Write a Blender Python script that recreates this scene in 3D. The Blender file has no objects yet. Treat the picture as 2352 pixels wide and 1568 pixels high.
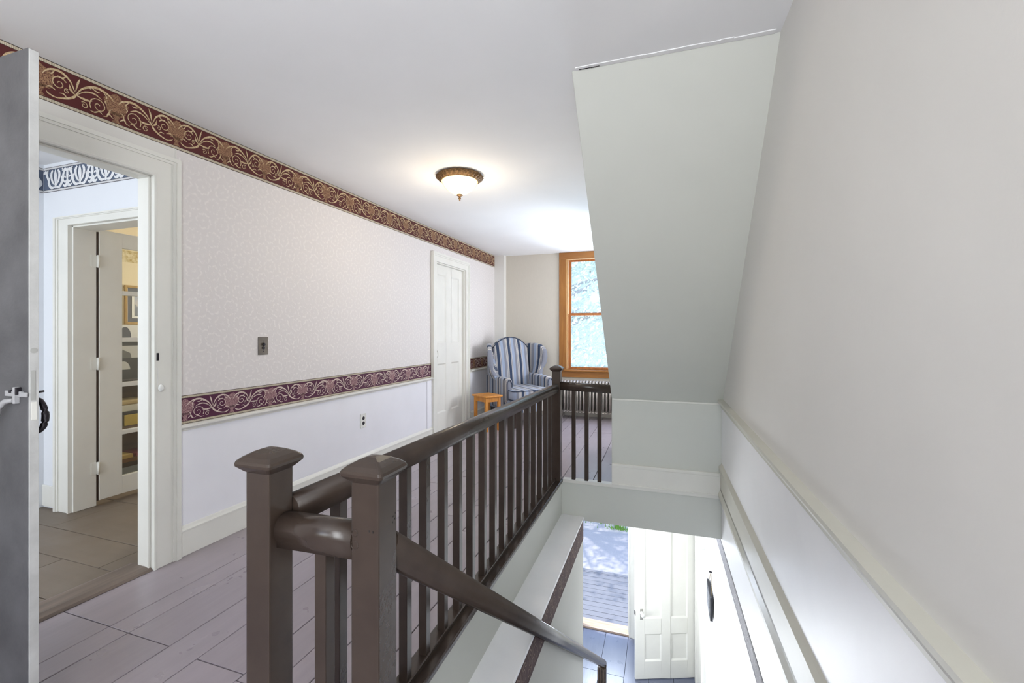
import bpy, bmesh, math, random
from mathutils import Vector, Matrix

random.seed(7)
S = bpy.context.scene
COL = S.collection
PI = math.pi

# ------------------------------------------------------------------ camera, sky, lights, exposure
YAW = 0.3247
cam_data = bpy.data.cameras.new('camera')
cam_data.sensor_width = 36.0
cam_data.lens = 36.0 * 1022.86 / 2352.0
cam_data.shift_y = -(784 - 762.43) / 2352.0
cam_data.clip_start = 0.02
cam = bpy.data.objects.new('camera', cam_data)
cam.location = (0, 0, 1.25)
cam.rotation_euler = (PI / 2, 0, YAW)
COL.objects.link(cam)
S.camera = cam

S.view_settings.view_transform = 'Standard'
S.view_settings.look = 'None'
S.view_settings.gamma = 1.0
S.view_settings.use_curve_mapping = False
S.view_settings.exposure = 0.27

world = bpy.data.worlds.new('sky')
S.world = world
world.use_nodes = True
wn = world.node_tree.nodes
wl = world.node_tree.links
wn.clear()
sky = wn.new('ShaderNodeTexSky')
sky.sky_type = 'NISHITA'
sky.sun_disc = False
sky.sun_elevation = math.radians(52)
sky.sun_rotation = math.radians(200)
bg = wn.new('ShaderNodeBackground')
bg.inputs['Strength'].default_value = 0.34
wo = wn.new('ShaderNodeOutputWorld')
wl.new(sky.outputs[0], bg.inputs['Color'])
wl.new(bg.outputs[0], wo.inputs['Surface'])


def light(name, kind, loc, energy, color=(1, 1, 1), size=None, aim=None, size_y=None, spread=None):
    d = bpy.data.lights.new(name, kind)
    d.energy = energy
    d.color = color
    if kind == 'AREA':
        d.shape = 'RECTANGLE'
        d.size = size
        d.size_y = size_y or size
        if spread:
            d.spread = math.radians(spread)
    elif kind == 'POINT' and size:
        d.shadow_soft_size = size
    elif kind == 'SUN':
        d.angle = math.radians(1.0)
    o = bpy.data.objects.new(name, d)
    o.location = loc
    if aim:
        o.rotation_euler = (Vector(aim) - Vector(loc)).to_track_quat('-Z', 'Y').to_euler()
    COL.objects.link(o)
    return o


light('sun', 'SUN', (-6, 9, 12), 4.2, (1.0, 0.95, 0.86), aim=(-5.75, 8.9, 11.0))
# stand-ins for daylight: side room, high sky and sunlit ground through end window and entry door;
# the other area lamps are fill, added out of view for hall, entry and reading room
light('fill_rear', 'AREA', (-0.6, -2.05, 1.5), 30, (0.94, 0.97, 1.0), 1.1, (-0.8, -0.3, 2.9), 1.3, spread=115)  # added fill behind the camera, lifts the near ceiling
light('fill_near', 'AREA', (0.44, -0.75, 1.35), 54, (0.94, 0.97, 1.0), 1.0, (-2.4, 2.0, 1.5), 1.4)  # unseen fill lamp at the right wall, added to brighten the left wall
light('daylight_side_room', 'AREA', (-3.3, -1.35, 1.5), 46, (0.88, 0.94, 1.0), 1.1, (-3.4, 1.9, 1.3), 1.5)
light('fill_far_hall', 'AREA', (0.40, 5.85, 1.35), 70, (0.89, 0.92, 1.0), 0.9, (-1.5, 4.3, 2.44), 1.4)  # fill lamp added out of sight behind the attic stair for the far hall
light('daylight_end_window', 'AREA', (-0.85, 7.6, 3.75), 380, (0.60, 0.72, 1.0), 2.2, (-1.4, 5.2, 0.6), 1.2)
light('daylight_ground_bounce', 'AREA', (-0.85, 9.4, -0.45), 88, (0.92, 0.96, 1.0), 2.2, (-1.2, 4.0, 2.44), 1.2, spread=85)
light('fill_entry', 'AREA', (-1.55, 4.15, -1.6), 19, (0.92, 0.96, 1.0), 1.0, (0.05, 5.9, -1.9), 1.3, spread=120)  # added lamp hidden by the stair wall, brightens the entry door leaf
light('daylight_entry_door', 'AREA', (-0.95, 7.5, -1.55), 60, (0.74, 0.83, 1.0), 0.85, (0.43, 3.6, -0.5), 0.5)
light('fill_stair_bounce', 'AREA', (-1.6, 5.6, -2.5), 36, (0.90, 0.95, 1.0), 1.1, (0.45, 2.9, 0.25), 1.1, spread=125)  # hidden added lamp, stands in for light bounced up from the open door
light('fill_reading_room', 'AREA', (-4.3, 4.3, 1.6), 30, (1.0, 0.95, 0.82), 0.9, (-4.5, 2.6, 0.9), 1.2)  # fill added so that the room behind the glazed door is lit


# ------------------------------------------------------------------ helpers
def lin(c):
    return tuple(((x / 255) / 12.92 if x / 255 <= 0.04045 else ((x / 255 + 0.055) / 1.055) ** 2.4) for x in c) + (1.0,)


MATS = {}


class NT:
    """small wrapper for building node materials"""

    def __init__(self, name):
        self.m = bpy.data.materials.new(name)
        self.m.use_nodes = True
        self.t = self.m.node_tree
        self.n = self.t.nodes
        self.l = self.t.links
        self.b = self.n['Principled BSDF']
        self.out = self.n['Material Output']

    def new(self, typ, **kw):
        x = self.n.new(typ)
        for k, v in kw.items():
            setattr(x, k, v)
        return x

    def link(self, a, b):
        self.l.new(a, b)

    def math(self, op, a, b=None, c=None, clamp=False):
        x = self.n.new('ShaderNodeMath')
        x.operation = op
        x.use_clamp = clamp
        for i, v in enumerate((a, b, c)):
            if v is None:
                continue
            if isinstance(v, (int, float)):
                x.inputs[i].default_value = v
            else:
                self.l.new(v, x.inputs[i])
        return x.outputs[0]

    def coord(self, scale=(1, 1, 1), kind='Object'):
        tc = self.n.new('ShaderNodeTexCoord')
        mp = self.n.new('ShaderNodeMapping')
        mp.inputs['Scale'].default_value = scale
        self.l.new(tc.outputs[kind], mp.inputs['Vector'])
        return mp.outputs[0]

    def noise(self, vec, scale, detail=3, rough=0.55):
        x = self.n.new('ShaderNodeTexNoise')
        x.inputs['Scale'].default_value = scale
        x.inputs['Detail'].default_value = detail
        x.inputs['Roughness'].default_value = rough
        self.l.new(vec, x.inputs['Vector'])
        return x.outputs['Fac']

    def ramp(self, fac, stops, interp='LINEAR'):
        x = self.n.new('ShaderNodeValToRGB')
        x.color_ramp.interpolation = interp
        e = x.color_ramp.elements
        while len(e) < len(stops):
            e.new(0.5)
        for i, (p, c) in enumerate(stops):
            e[i].position = p
            e[i].color = c
        self.l.new(fac, x.inputs[0])
        return x.outputs[0]

    def mix(self, fac, a, b):
        x = self.n.new('ShaderNodeMix')
        x.data_type = 'RGBA'
        for s, v in ((0, fac), (6, a), (7, b)):
            if isinstance(v, (int, float)):
                x.inputs[s].default_value = v
            elif isinstance(v, tuple):
                x.inputs[s].default_value = v
            else:
                self.l.new(v, x.inputs[s])
        return x.outputs[2]

    def bump(self, h, strength=0.2, dist=0.01):
        x = self.n.new('ShaderNodeBump')
        x.inputs['Strength'].default_value = strength
        x.inputs['Distance'].default_value = dist
        self.l.new(h, x.inputs['Height'])
        self.l.new(x.outputs[0], self.b.inputs['Normal'])

    def col(self, v):
        if isinstance(v, tuple):
            self.b.inputs['Base Color'].default_value = v
        else:
            self.l.new(v, self.b.inputs['Base Color'])

    def rough(self, v):
        if isinstance(v, (int, float)):
            self.b.inputs['Roughness'].default_value = v
        else:
            self.l.new(v, self.b.inputs['Roughness'])


def mat_paint(name, rgb, rough=0.5, var=0.06, scale=3.0, bump=0.08, metal=0.0, stretch=(1, 1, 1), coat=0.0):
    if name in MATS:
        return MATS[name]
    t = NT(name)
    v = t.coord(stretch)
    n = t.noise(v, scale, 4)
    c = lin(rgb)
    dark = tuple(x * (1 - var * 2) for x in c[:3]) + (1,)
    lite = tuple(min(1, x * (1 + var * 2)) for x in c[:3]) + (1,)
    t.col(t.ramp(n, [(0.3, dark), (0.7, lite)]))
    t.rough(rough)
    t.b.inputs['Metallic'].default_value = metal
    if coat:
        t.b.inputs['Coat Weight'].default_value = coat
        t.b.inputs['Coat Roughness'].default_value = 0.15
    if bump:
        t.bump(t.noise(v, scale * 14, 3), bump, 0.004)
    MATS[name] = t.m
    return t.m


def mat_plaster(name, rgb, rough=0.7, lump=1.3, strength=0.25, fine=0.12):
    """old hand trowelled plaster, long waves and fine grain"""
    t = NT(name)
    v = t.coord()
    n = t.noise(v, 1.7, 3)
    c = lin(rgb)
    t.col(t.mix(n, tuple(x * 0.95 for x in c[:3]) + (1,), tuple(min(1, x * 1.04) for x in c[:3]) + (1,)))
    t.rough(rough)
    a = t.noise(v, lump, 2)
    f = t.noise(v, 60, 3)
    h = t.math('ADD', t.math('MULTIPLY', a, 1.0), t.math('MULTIPLY', f, 0.02 * fine / 0.12))
    t.bump(h, strength, 0.05)
    return t.m


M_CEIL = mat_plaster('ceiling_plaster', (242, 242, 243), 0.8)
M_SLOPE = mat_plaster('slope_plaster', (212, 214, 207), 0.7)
M_RIGHT = mat_plaster('right_plaster', (226, 224, 219), 0.55, 1.0, 0.35)
M_WALLP = mat_plaster('plain_wall', (225, 223, 218), 0.75)
M_WHITE = mat_paint('white_trim_paint', (232, 231, 224), 0.38, 0.015, 4, 0.05)
M_TRIMR = mat_paint('darker_trim_paint', (208, 206, 194), 0.38, 0.015, 4, 0.05)  # same finish as the white trim, in a darker beige
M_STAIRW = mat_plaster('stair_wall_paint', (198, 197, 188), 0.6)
M_WAINS = mat_paint('white_wainscot', (240, 240, 246), 0.45, 0.015, 2, 0.08)
M_GLOSSW = mat_paint('glossy_white_paint', (248, 248, 250), 0.36, 0.02, 3, 0.05)
M_CREAM = mat_paint('end_wall_paper', (206, 199, 187), 0.8, 0.008, 60, 0.05, stretch=(1, 1, 0.3))
M_SROOM = mat_plaster('side_room_plaster', (232, 235, 240), 0.75)
M_LIBR = mat_plaster('reading_room_plaster', (226, 210, 176), 0.75)


def mat_brown():
    t = NT('brown_gloss_paint')
    v = t.coord()
    n = t.noise(v, 5, 4)
    c = t.ramp(n, [(0.3, lin((54, 44, 39))), (0.7, lin((68, 57, 49)))])
    wear = t.ramp(t.noise(v, 38, 4, 0.7), [(0.70, (0, 0, 0, 1)), (0.78, (1, 1, 1, 1))])
    t.col(t.mix(t.math('MULTIPLY', wear, 0.2), c, lin((120, 92, 66))))
    t.rough(t.math('ADD', t.math('MULTIPLY', n, 0.03), 0.25))
    t.bump(t.noise(v, 55, 3), 0.09, 0.004)
    return t.m


M_BROWN = mat_brown()


def mat_floor(name, rgb, chips=0.5, rough=0.3, axis='y'):
    t = NT(name)
    sc = (14, 1.2, 6) if axis == 'y' else (1.2, 14, 6)
    v = t.coord(sc)
    vi = t.coord()
    n = t.noise(v, 1.6, 4)
    c = lin(rgb)
    base = t.ramp(n, [(0.3, tuple(x * 0.95 for x in c[:3]) + (1,)), (0.7, tuple(x * 1.05 for x in c[:3]) + (1,))])
    oi = t.new('ShaderNodeObjectInfo')
    rnd = t.math('ADD', t.math('MULTIPLY', oi.outputs['Random'], 0.10), 0.95)
    hsv = t.new('ShaderNodeHueSaturation')
    t.link(base, hsv.inputs['Color'])
    t.link(rnd, hsv.inputs['Value'])
    ch = t.ramp(t.noise(vi, 17, 7, 0.78), [(0.735, (0, 0, 0, 1)), (0.765, (1, 1, 1, 1))])
    t.col(t.mix(t.math('MULTIPLY', ch, chips), hsv.outputs[0], lin((196, 190, 186))))
    t.rough(t.math('ADD', t.math('MULTIPLY', t.noise(vi, 6, 3), 0.22), rough - 0.1))
    t.b.inputs['Specular IOR Level'].default_value = 0.75
    t.bump(t.noise(v, 3, 3), 0.12, 0.01)
    return t.m


M_FLOOR = mat_floor('brown_floor_paint', (160, 150, 156), 0.3, 0.30)
M_FLOORS = mat_floor('side_room_floor_paint', (112, 99, 86), 0.7, 0.45, 'x')
M_FLOORE = mat_floor('entry_floor_paint', (108, 114, 134), 0.2, 0.3)
M_SUB = mat_paint('dark_subfloor', (26, 21, 19), 0.9, 0.02, 5, 0)


def mat_wallpaper():
    """cream damask: rings of small flowers on a hexagonal grid, printed in a slightly shinier ink"""
    t = NT('damask_wallpaper')
    tc = t.new('ShaderNodeTexCoord')
    sep = t.new('ShaderNodeSeparateXYZ')
    t.link(tc.outputs['Object'], sep.inputs[0])
    P, Q = 0.115, 0.20

    def ring(oy, oz):
        y = t.math('SUBTRACT', t.math('FRACT', t.math('ADD', t.math('DIVIDE', sep.outputs[1], P), oy)), 0.5)
        z = t.math('SUBTRACT', t.math('FRACT', t.math('ADD', t.math('DIVIDE', sep.outputs[2], Q), oz)), 0.5)
        y = t.math('MULTIPLY', y, P)
        z = t.math('MULTIPLY', z, Q)
        d = t.math('SQRT', t.math('ADD', t.math('MULTIPLY', y, y), t.math('MULTIPLY', z, z)))
        ang = t.math('ARCTAN2', z, y)
        w = t.math('MULTIPLY', t.math('SINE', t.math('MULTIPLY', ang, 8.0)), 0.004)
        r = t.math('ABSOLUTE', t.math('SUBTRACT', t.math('ADD', d, w), 0.042))
        a = t.math('SUBTRACT', 1.0, t.math('DIVIDE', r, 0.010), clamp=True)
        f = t.math('SUBTRACT', 1.0, t.math('DIVIDE', t.math('ADD', d, w), 0.016), clamp=True)
        return t.math('MAXIMUM', a, f)
    g = t.math('MAXIMUM', ring(0, 0), ring(0.5, 0.5))
    v = t.coord()
    n = t.noise(v, 70, 3)
    g = t.math('MULTIPLY', g, t.ramp(n, [(0.42, (0, 0, 0, 1)), (0.58, (1, 1, 1, 1))]))
    t.col(t.mix(g, lin((224, 219, 217)), lin((236, 231, 228))))
    t.rough(t.math('SUBTRACT', 0.58, t.math('MULTIPLY', g, 0.22)))
    t.bump(t.math('ADD', t.math('MULTIPLY', g, 0.5), t.noise(v, 1.6, 2)), 0.18, 0.01)
    return t.m


M_DAMASK = mat_wallpaper()


def mat_flat(name, rgb, rough=0.7, metal=0.0):
    if name not in MATS:
        t = NT(name)
        v = t.coord()
        c = lin(rgb)
        t.col(t.mix(t.noise(v, 25, 3), tuple(x * 0.88 for x in c[:3]) + (1,), tuple(min(1, x * 1.1) for x in c[:3]) + (1,)))
        t.rough(rough)
        t.b.inputs['Metallic'].default_value = metal
        MATS[name] = t.m
    return MATS[name]


def mat_mottle(name, a, b, scale=55):
    t = NT(name)
    v = t.coord()
    t.col(t.ramp(t.noise(v, scale, 4, 0.65), [(0.38, lin(a)), (0.62, lin(b))]))
    t.rough(0.75)
    return t.m


def mat_wood(name, a, b, axis=2, rough=0.35, scale=1.0):
    t = NT(name)
    sc = [16 * scale] * 3
    sc[axis] = 1.2 * scale
    v = t.coord(tuple(sc))
    n = t.noise(v, 2.0, 5, 0.6)
    t.col(t.ramp(n, [(0.3, lin(a)), (0.7, lin(b))]))
    t.rough(rough)
    t.bump(n, 0.05, 0.005)
    return t.m


M_PINE_V = mat_wood('golden_pine_upright', (142, 88, 32), (170, 114, 52), 2)
M_PINE_H = mat_wood('golden_pine_level', (142, 88, 32), (170, 114, 52), 0)
M_SASH = mat_wood('sash_wood', (150, 82, 30), (184, 112, 50), 2, 0.4)
M_STOOL = mat_wood('honey_stool_wood', (188, 118, 40), (216, 150, 66), 2, 0.35)
M_DARKW = mat_wood('dark_leg_wood', (42, 30, 26), (62, 44, 36), 2, 0.35)
M_BRONZE = mat_paint('antique_bronze', (128, 98, 66), 0.38, 0.25, 60, 0.5, metal=0.75)
M_IRON = mat_paint('black_iron', (46, 42, 48), 0.4, 0.1, 20, 0.15, metal=0.5)
M_SILVER = mat_paint('radiator_silver', (168, 160, 152), 0.38, 0.08, 9, 0.1, metal=0.35)
M_SHADEDOOR = mat_paint('weathered_shaded_paint', (92, 92, 94), 0.6, 0.13, 6, 0.2)  # shade on the open door's face put into a dark, blotchy paint
M_CHROME = mat_flat('bright_metal', (200, 198, 194), 0.25, 0.9)
M_PORC = mat_flat('white_porcelain', (238, 238, 234), 0.15)


# ------------------------------------------------------------------ mesh builder
class MB:
    def __init__(self, xf=None):
        self.v = []
        self.f = []
        self.mi = []
        self.sm = []
        self.mats = []
        self.xf = xf

    def _m(self, m):
        if m not in self.mats:
            self.mats.append(m)
        return self.mats.index(m)

    def add(self, verts, faces, m=None, smooth=False):
        b = len(self.v)
        self.v += [tuple(self.xf(*p)) if self.xf else tuple(p) for p in verts]
        k = self._m(m) if m else 0
        for f in faces:
            self.f.append([i + b for i in f])
            self.mi.append(k)
            self.sm.append(smooth)
        return self

    def box(self, x0, x1, y0, y1, z0, z1, m=None):
        x0, x1 = min(x0, x1), max(x0, x1)
        y0, y1 = min(y0, y1), max(y0, y1)
        z0, z1 = min(z0, z1), max(z0, z1)
        vs = [(x0, y0, z0), (x1, y0, z0), (x1, y1, z0), (x0, y1, z0), (x0, y0, z1), (x1, y0, z1), (x1, y1, z1), (x0, y1, z1)]
        return self.add(vs, [(0, 3, 2, 1), (4, 5, 6, 7), (0, 1, 5, 4), (1, 2, 6, 5), (2, 3, 7, 6), (3, 0, 4, 7)], m)

    def prism(self, poly, axis, a, b, m=None, smooth=False):
        """poly in the plane of the two other axes, extruded along axis from a to b"""
        n = len(poly)

        def P(p, t):
            if axis == 'x':
                return (t, p[0], p[1])
            if axis == 'y':
                return (p[0], t, p[1])
            return (p[0], p[1], t)
        vs = [P(p, a) for p in poly] + [P(p, b) for p in poly]
        self.add(vs, [tuple(range(n))[::-1], tuple(range(n, 2 * n))], m)
        self.add(vs, [(i, (i + 1) % n, (i + 1) % n + n, i + n) for i in range(n)], m, smooth)
        return self

    def wall(self, u0, u1, z0, z1, t0, t1, holes=(), plane='yz', m=None):
        """slab in a plane with rectangular holes (u0,u1,z0,z1), thickness t0..t1"""
        us = sorted({u0, u1} | {h[0] for h in holes} | {h[1] for h in holes})
        zs = sorted({z0, z1} | {h[2] for h in holes} | {h[3] for h in holes})
        us = [u for u in us if u0 <= u <= u1]
        zs = [z for z in zs if z0 <= z <= z1]

        def inh(u, z):
            return any(h[0] < u < h[1] and h[2] < z < h[3] for h in holes)
        for i in range(len(us) - 1):
            j = 0
            while j < len(zs) - 1:
                if inh((us[i] + us[i + 1]) / 2, (zs[j] + zs[j + 1]) / 2):
                    j += 1
                    continue
                k = j
                while k < len(zs) - 1 and not inh((us[i] + us[i + 1]) / 2, (zs[k] + zs[k + 1]) / 2):
                    k += 1
                if plane == 'yz':
                    self.box(t0, t1, us[i], us[i + 1], zs[j], zs[k], m)
                else:
                    self.box(us[i], us[i + 1], t0, t1, zs[j], zs[k], m)
                j = k
        return self

    def lathe(self, prof, c=(0, 0, 0), n=32, m=None, smooth=True, square=False, rot=0.0):
        vs, fs = [], []
        n = 4 if square else n
        k = math.sqrt(2) if square else 1.0
        for r, z in prof:
            for i in range(n):
                a = 2 * PI * i / n + (PI / 4 if square else 0) + rot
                vs.append((c[0] + r * k * math.cos(a), c[1] + r * k * math.sin(a), c[2] + z))
        for j in range(len(prof) - 1):
            for i in range(n):
                fs.append((j * n + i, j * n + (i + 1) % n, (j + 1) * n + (i + 1) % n, (j + 1) * n + i))
        self.add(vs, fs, m, smooth)
        self.add([vs[i] for i in range(n)], [tuple(range(n))[::-1]], m)
        self.add([vs[-n + i] for i in range(n)], [tuple(range(n))], m)
        return self

    def tube(self, pts, r, n=10, m=None, up=(0, 0, 1), sx=1.0, sz=1.0):
        pts = [Vector(p) for p in pts]
        rs = r if isinstance(r, (list, tuple)) else [r] * len(pts)
        vs, fs = [], []
        for i, p in enumerate(pts):
            d = (pts[min(i + 1, len(pts) - 1)] - pts[max(i - 1, 0)]).normalized()
            u = Vector(up)
            if abs(d.dot(u)) > 0.98:
                u = Vector((1, 0, 0))
            s = d.cross(u).normalized()
            w = s.cross(d).normalized()
            for k in range(n):
                a = 2 * PI * k / n
                vs.append(p + s * math.cos(a) * rs[i] * sx + w * math.sin(a) * rs[i] * sz)
        for i in range(len(pts) - 1):
            for k in range(n):
                fs.append((i * n + k, i * n + (k + 1) % n, (i + 1) * n + (k + 1) % n, (i + 1) * n + k))
        self.add(vs, fs, m, True)
        self.add(vs[:n], [tuple(range(n))], m)
        self.add(vs[-n:], [tuple(range(n))[::-1]], m)
        return self

    def build(self, name, m=None, parent=None, bevel=0.0, seg=2, loc=None, kind=None, label=None, subsurf=0):
        me = bpy.data.meshes.new(name)
        me.from_pydata(self.v, [], self.f)
        mats = self.mats or [m]
        for x in mats:
            me.materials.append(x or m)
        me.polygons.foreach_set('material_index', self.mi)
        me.polygons.foreach_set('use_smooth', self.sm)
        bm = bmesh.new()
        bm.from_mesh(me)
        bmesh.ops.remove_doubles(bm, verts=bm.verts, dist=1e-5)
        bmesh.ops.recalc_face_normals(bm, faces=bm.faces)
        bm.to_mesh(me)
        bm.free()
        o = bpy.data.objects.new(name, me)
        COL.objects.link(o)
        if parent:
            o.parent = parent
        if loc:
            o.location = loc
        if bevel:
            b = o.modifiers.new('bevel', 'BEVEL')
            b.width = bevel
            b.segments = seg
            b.limit_method = 'ANGLE'
            b.angle_limit = math.radians(40)
        if subsurf:
            s = o.modifiers.new('subsurf', 'SUBSURF')
            s.levels = s.render_levels = subsurf
        if kind:
            o['kind'] = kind
        if label:
            o['label'] = label
        return o


def thing(name, label, cat, loc=(0, 0, 0), rotz=0.0, group=None):
    o = bpy.data.objects.new(name, None)
    o.empty_display_size = 0.1
    COL.objects.link(o)
    o.location = loc
    o.rotation_euler = (0, 0, rotz)
    o['label'] = label
    o['category'] = cat
    if group:
        o['group'] = group
    return o


def tag(o, label, cat, group=None):
    o['label'] = label
    o['category'] = cat
    if group:
        o['group'] = group
    return o


def struct_root(name):
    o = bpy.data.objects.new(name, None)
    o.empty_display_size = 0.1
    COL.objects.link(o)
    o['kind'] = 'structure'
    return o


# ------------------------------------------------------------------ dimensions
ZC = 2.4456
YE = 6.62           # end wall
ZT = -0.333         # ceiling of the floor below
ZF = -3.15          # entry floor
XS, YS0, YS1 = -0.81, 0.87, 3.735   # stairwell opening
XB = -0.392         # left face of the attic stair enclosure


def XL(y):
    return -2.5742 + 0.0138 * y


def XR(y):
    return 0.4605 - 0.0062 * y


def WL(o, y, z):    # left wall frame: o = distance out of the wall into the hall
    return (XL(y) + o, y, z)


def WR(o, y, z):    # right wall frame
    return (XR(y) - o, y, z)


# ------------------------------------------------------------------ structure: floors
floor = MB().box(-2.66, XS - 0.02, -2.2, YE, -0.06, -0.022).box(XS - 0.02, 0.5, -2.2, YS0 - 0.02, -0.06, -0.022) \
    .box(XS - 0.02, 0.46, YS1 + 0.02, YE, -0.06, -0.022).build('floor', M_SUB)
floor['kind'] = 'structure'


def board(x0, x1, y0, y1, m=M_FLOOR, parent=None, top=None, th=0.022):
    g = 0.0022
    t = random.uniform(-0.0016, 0.0008) if top is None else top
    if x1 - x0 < 0.02 or y1 - y0 < 0.02:
        return
    MB().box(x0 + g, x1 - g, y0 + g, y1 - g, t - th, t).build('floor_board', m, parent or floor, bevel=0.0015, seg=1)


# (x0, x1, cross joints) of the landing boards, read along the hall
lanes = [(-2.62, -2.226, [1.250]), (-2.226, -2.105, [1.248, 4.4]), (-2.105, -1.862, [1.247, 4.9]), (-1.862, -1.69, [3.3]),
         (-1.69, -1.45, [1.232, 3.9]), (-1.45, -1.305, [1.20, 2.75, 5.2]), (-1.305, -1.19, [2.2, 4.6]), (-1.19, -0.985, [3.2]),
         (-0.985, XS, [2.6])]
for x0, x1, js in lanes:
    ys = [-2.2] + js + [YE]
    for a, b in zip(ys, ys[1:]):
        if a < YS1 < b and x1 > -0.9:
            board(x0, x1, a, YS1)
            a = YS1
        board(x0, x1, a, b)
for x0, x1, js in [(XS, -0.551, [5.6]), (-0.551, -0.30, [4.9]), (-0.30, -0.02, []), (-0.02, 0.22, []), (0.22, 0.43, [])]:
    ys = [YS1] + js + [YE]
    for a, b in zip(ys, ys[1:]):
        board(x0, x1, a, b)
    board(x0, x1, -2.2, YS0 - 0.25)
board(XS, 0.455, YS0 - 0.25, YS0 + 0.02)
# painted edge of the landing floor above the stairwell
MB().box(XS - 0.055, XS + 0.012, YS0, YS1, -0.024, 0.003).build('floor_nosing', M_BROWN, floor, bevel=0.006)
MB().box(XS + 0.012, 0.436, YS1 - 0.014, YS1 + 0.05, -0.024, 0.003).build('floor_nosing', M_WHITE, floor, bevel=0.004)

# slab between the storeys
slab = MB().box(-2.66, XS - 0.02, -2.2, YE, ZT, -0.06).box(XS - 0.02, 0.46, YS1 + 0.02, YE, ZT, -0.06) \
    .box(XS - 0.02, 0.5, -2.2, YS0 - 0.02, ZT, -0.06).build('ceiling', M_CEIL)
slab['kind'] = 'structure'
ceil = MB().box(-5.8, 0.9, -2.3, 7.0, ZC, ZC + 0.12).build('ceiling', M_CEIL)
ceil['kind'] = 'structure'

# fascia boards around the stairwell
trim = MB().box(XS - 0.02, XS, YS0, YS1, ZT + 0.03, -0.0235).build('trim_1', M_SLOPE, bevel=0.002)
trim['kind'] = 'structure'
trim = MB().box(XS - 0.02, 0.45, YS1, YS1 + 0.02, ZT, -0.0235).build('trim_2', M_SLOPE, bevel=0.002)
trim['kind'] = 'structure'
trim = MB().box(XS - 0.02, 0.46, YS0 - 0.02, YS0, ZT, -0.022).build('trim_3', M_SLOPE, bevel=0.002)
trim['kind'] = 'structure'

# ------------------------------------------------------------------ structure: left wall
DY0, DY1, DZ = 0.79, 1.614, 2.072      # doorway to the side room
CY0, CY1, CZ = 4.640, 5.440, 2.075     # closet door
wall_left = MB(WL).wall(-2.2, YE + 0.02, 0.0, ZC, -0.072, 0.0, [(DY0, DY1, 0, DZ), (CY0, CY1, 0, CZ)]).build('wall_left', M_DAMASK)
wall_left['kind'] = 'structure'
# closet behind the closed door
clo = MB(WL).wall(CY0 - 0.1, CY1 + 0.1, 0, CZ + 0.1, -0.30, -0.28).build('wall_closet', M_WALLP)
clo['kind'] = 'structure'
RZ0, RZ1 = 0.7, 0.733      # chair rail of the left wall
for y0, y1 in ((1.745, 4.548), (5.60, YE)):
    MB(WL).box(0, 0.006, y0, y1, 0, RZ0).build('wainscot', M_WAINS, wall_left)
MB(WL).box(0.006, 0.014, 4.44, 4.548, 0.0, RZ0).build('wainscot', M_WAINS, wall_left, bevel=0.003)

bb = None
for y0, y1 in ((1.745, 4.548), (5.60, YE - 0.1)):
    prof = [(0.006, 0), (0.024, 0), (0.024, 0.135), (0.028, 0.137), (0.028, 0.144), (0.018, 0.152), (0.012, 0.164), (0.006, 0.166)]
    b = MB(lambda x, y, z: WL(x, y, z))
    b.prism([(p[0], p[1]) for p in prof], 'y', y0, y1)
    o = b.build('baseboard_left', M_WHITE)
    o['kind'] = 'structure'
    prof = [(0.0, RZ0 - 0.006), (0.012, RZ0 - 0.004), (0.014, RZ0 + 0.004), (0.026, RZ0 + 0.010), (0.034, RZ0 + 0.018), (0.034, RZ0 + 0.026), (0.022, RZ1), (0, RZ1)]
    b = MB(lambda x, y, z: WL(x, y, z))
    b.prism(prof, 'y', y0 - 0.004, y1)
    o = b.build('trim_4', M_WHITE)
    o['kind'] = 'structure'


def casing(name, frame, y0, y1, zt, w, wt, depth=0.026, m=M_WHITE, z0=0.0, bead=True, jamb=None):
    """door casing: two legs and a head with moulded edges; opening y0..y1, height zt"""
    r = struct_root(name)

    def prof(w_, sign, org):
        d = [(0, 0)]
        if bead:
            d += [(0, depth + 0.006), (0.008, depth + 0.008), (0.013, depth + 0.006), (0.013, depth)]
        else:
            d += [(0, depth)]
        d += [(w_ - 0.036, depth), (w_ - 0.036, depth + 0.006), (w_ - 0.022, depth + 0.008), (w_ - 0.022, depth + 0.014), (w_, depth + 0.014), (w_, 0)]
        return [(o, org + sign * q) for q, o in d]
    P = [(o, q) for o, q in prof(w, 1, 0.0)]
    k = wt / w
    n = len(P)

    def piece(name, ends):
        b = MB(frame)
        vs = [(o, y, z) for o, y, z in [e(o, q) for e in ends for o, q in P]]
        b.add(vs, [(i, (i + 1) % n, (i + 1) % n + n, i + n) for i in range(n)] + [tuple(range(n)), tuple(range(n, 2 * n))])
        b.build(name, m, r)
    piece('casing_leg', [lambda o, q: (o, y0 - q, z0), lambda o, q: (o, y0 - q, zt + q * k)])
    piece('casing_leg', [lambda o, q: (o, y1 + q, z0), lambda o, q: (o, y1 + q, zt + q * k)])
    piece('casing_head', [lambda o, q: (o, y0 - q, zt + q * k), lambda o, q: (o, y1 + q, zt + q * k)])
    if jamb:
        j0, thick = jamb
        mb = MB(frame)
        mb.box(j0, 0.004, y1, y1 - thick, z0, zt)
        mb.build('jamb', m, r, bevel=0.002)
        mb = MB(frame)
        mb.box(j0, 0.004, y0, y0 + thick, z0, zt)
        mb.build('jamb', m, r, bevel=0.002)
        mb = MB(frame)
        mb.box(j0, 0.004, y0, y1, zt - thick, zt)
        mb.build('jamb', m, r, bevel=0.002)
    return r


cs = casing('trim_5', WL, DY0, DY1, DZ, 0.131, 0.122, jamb=(-0.078, 0.012))
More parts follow.
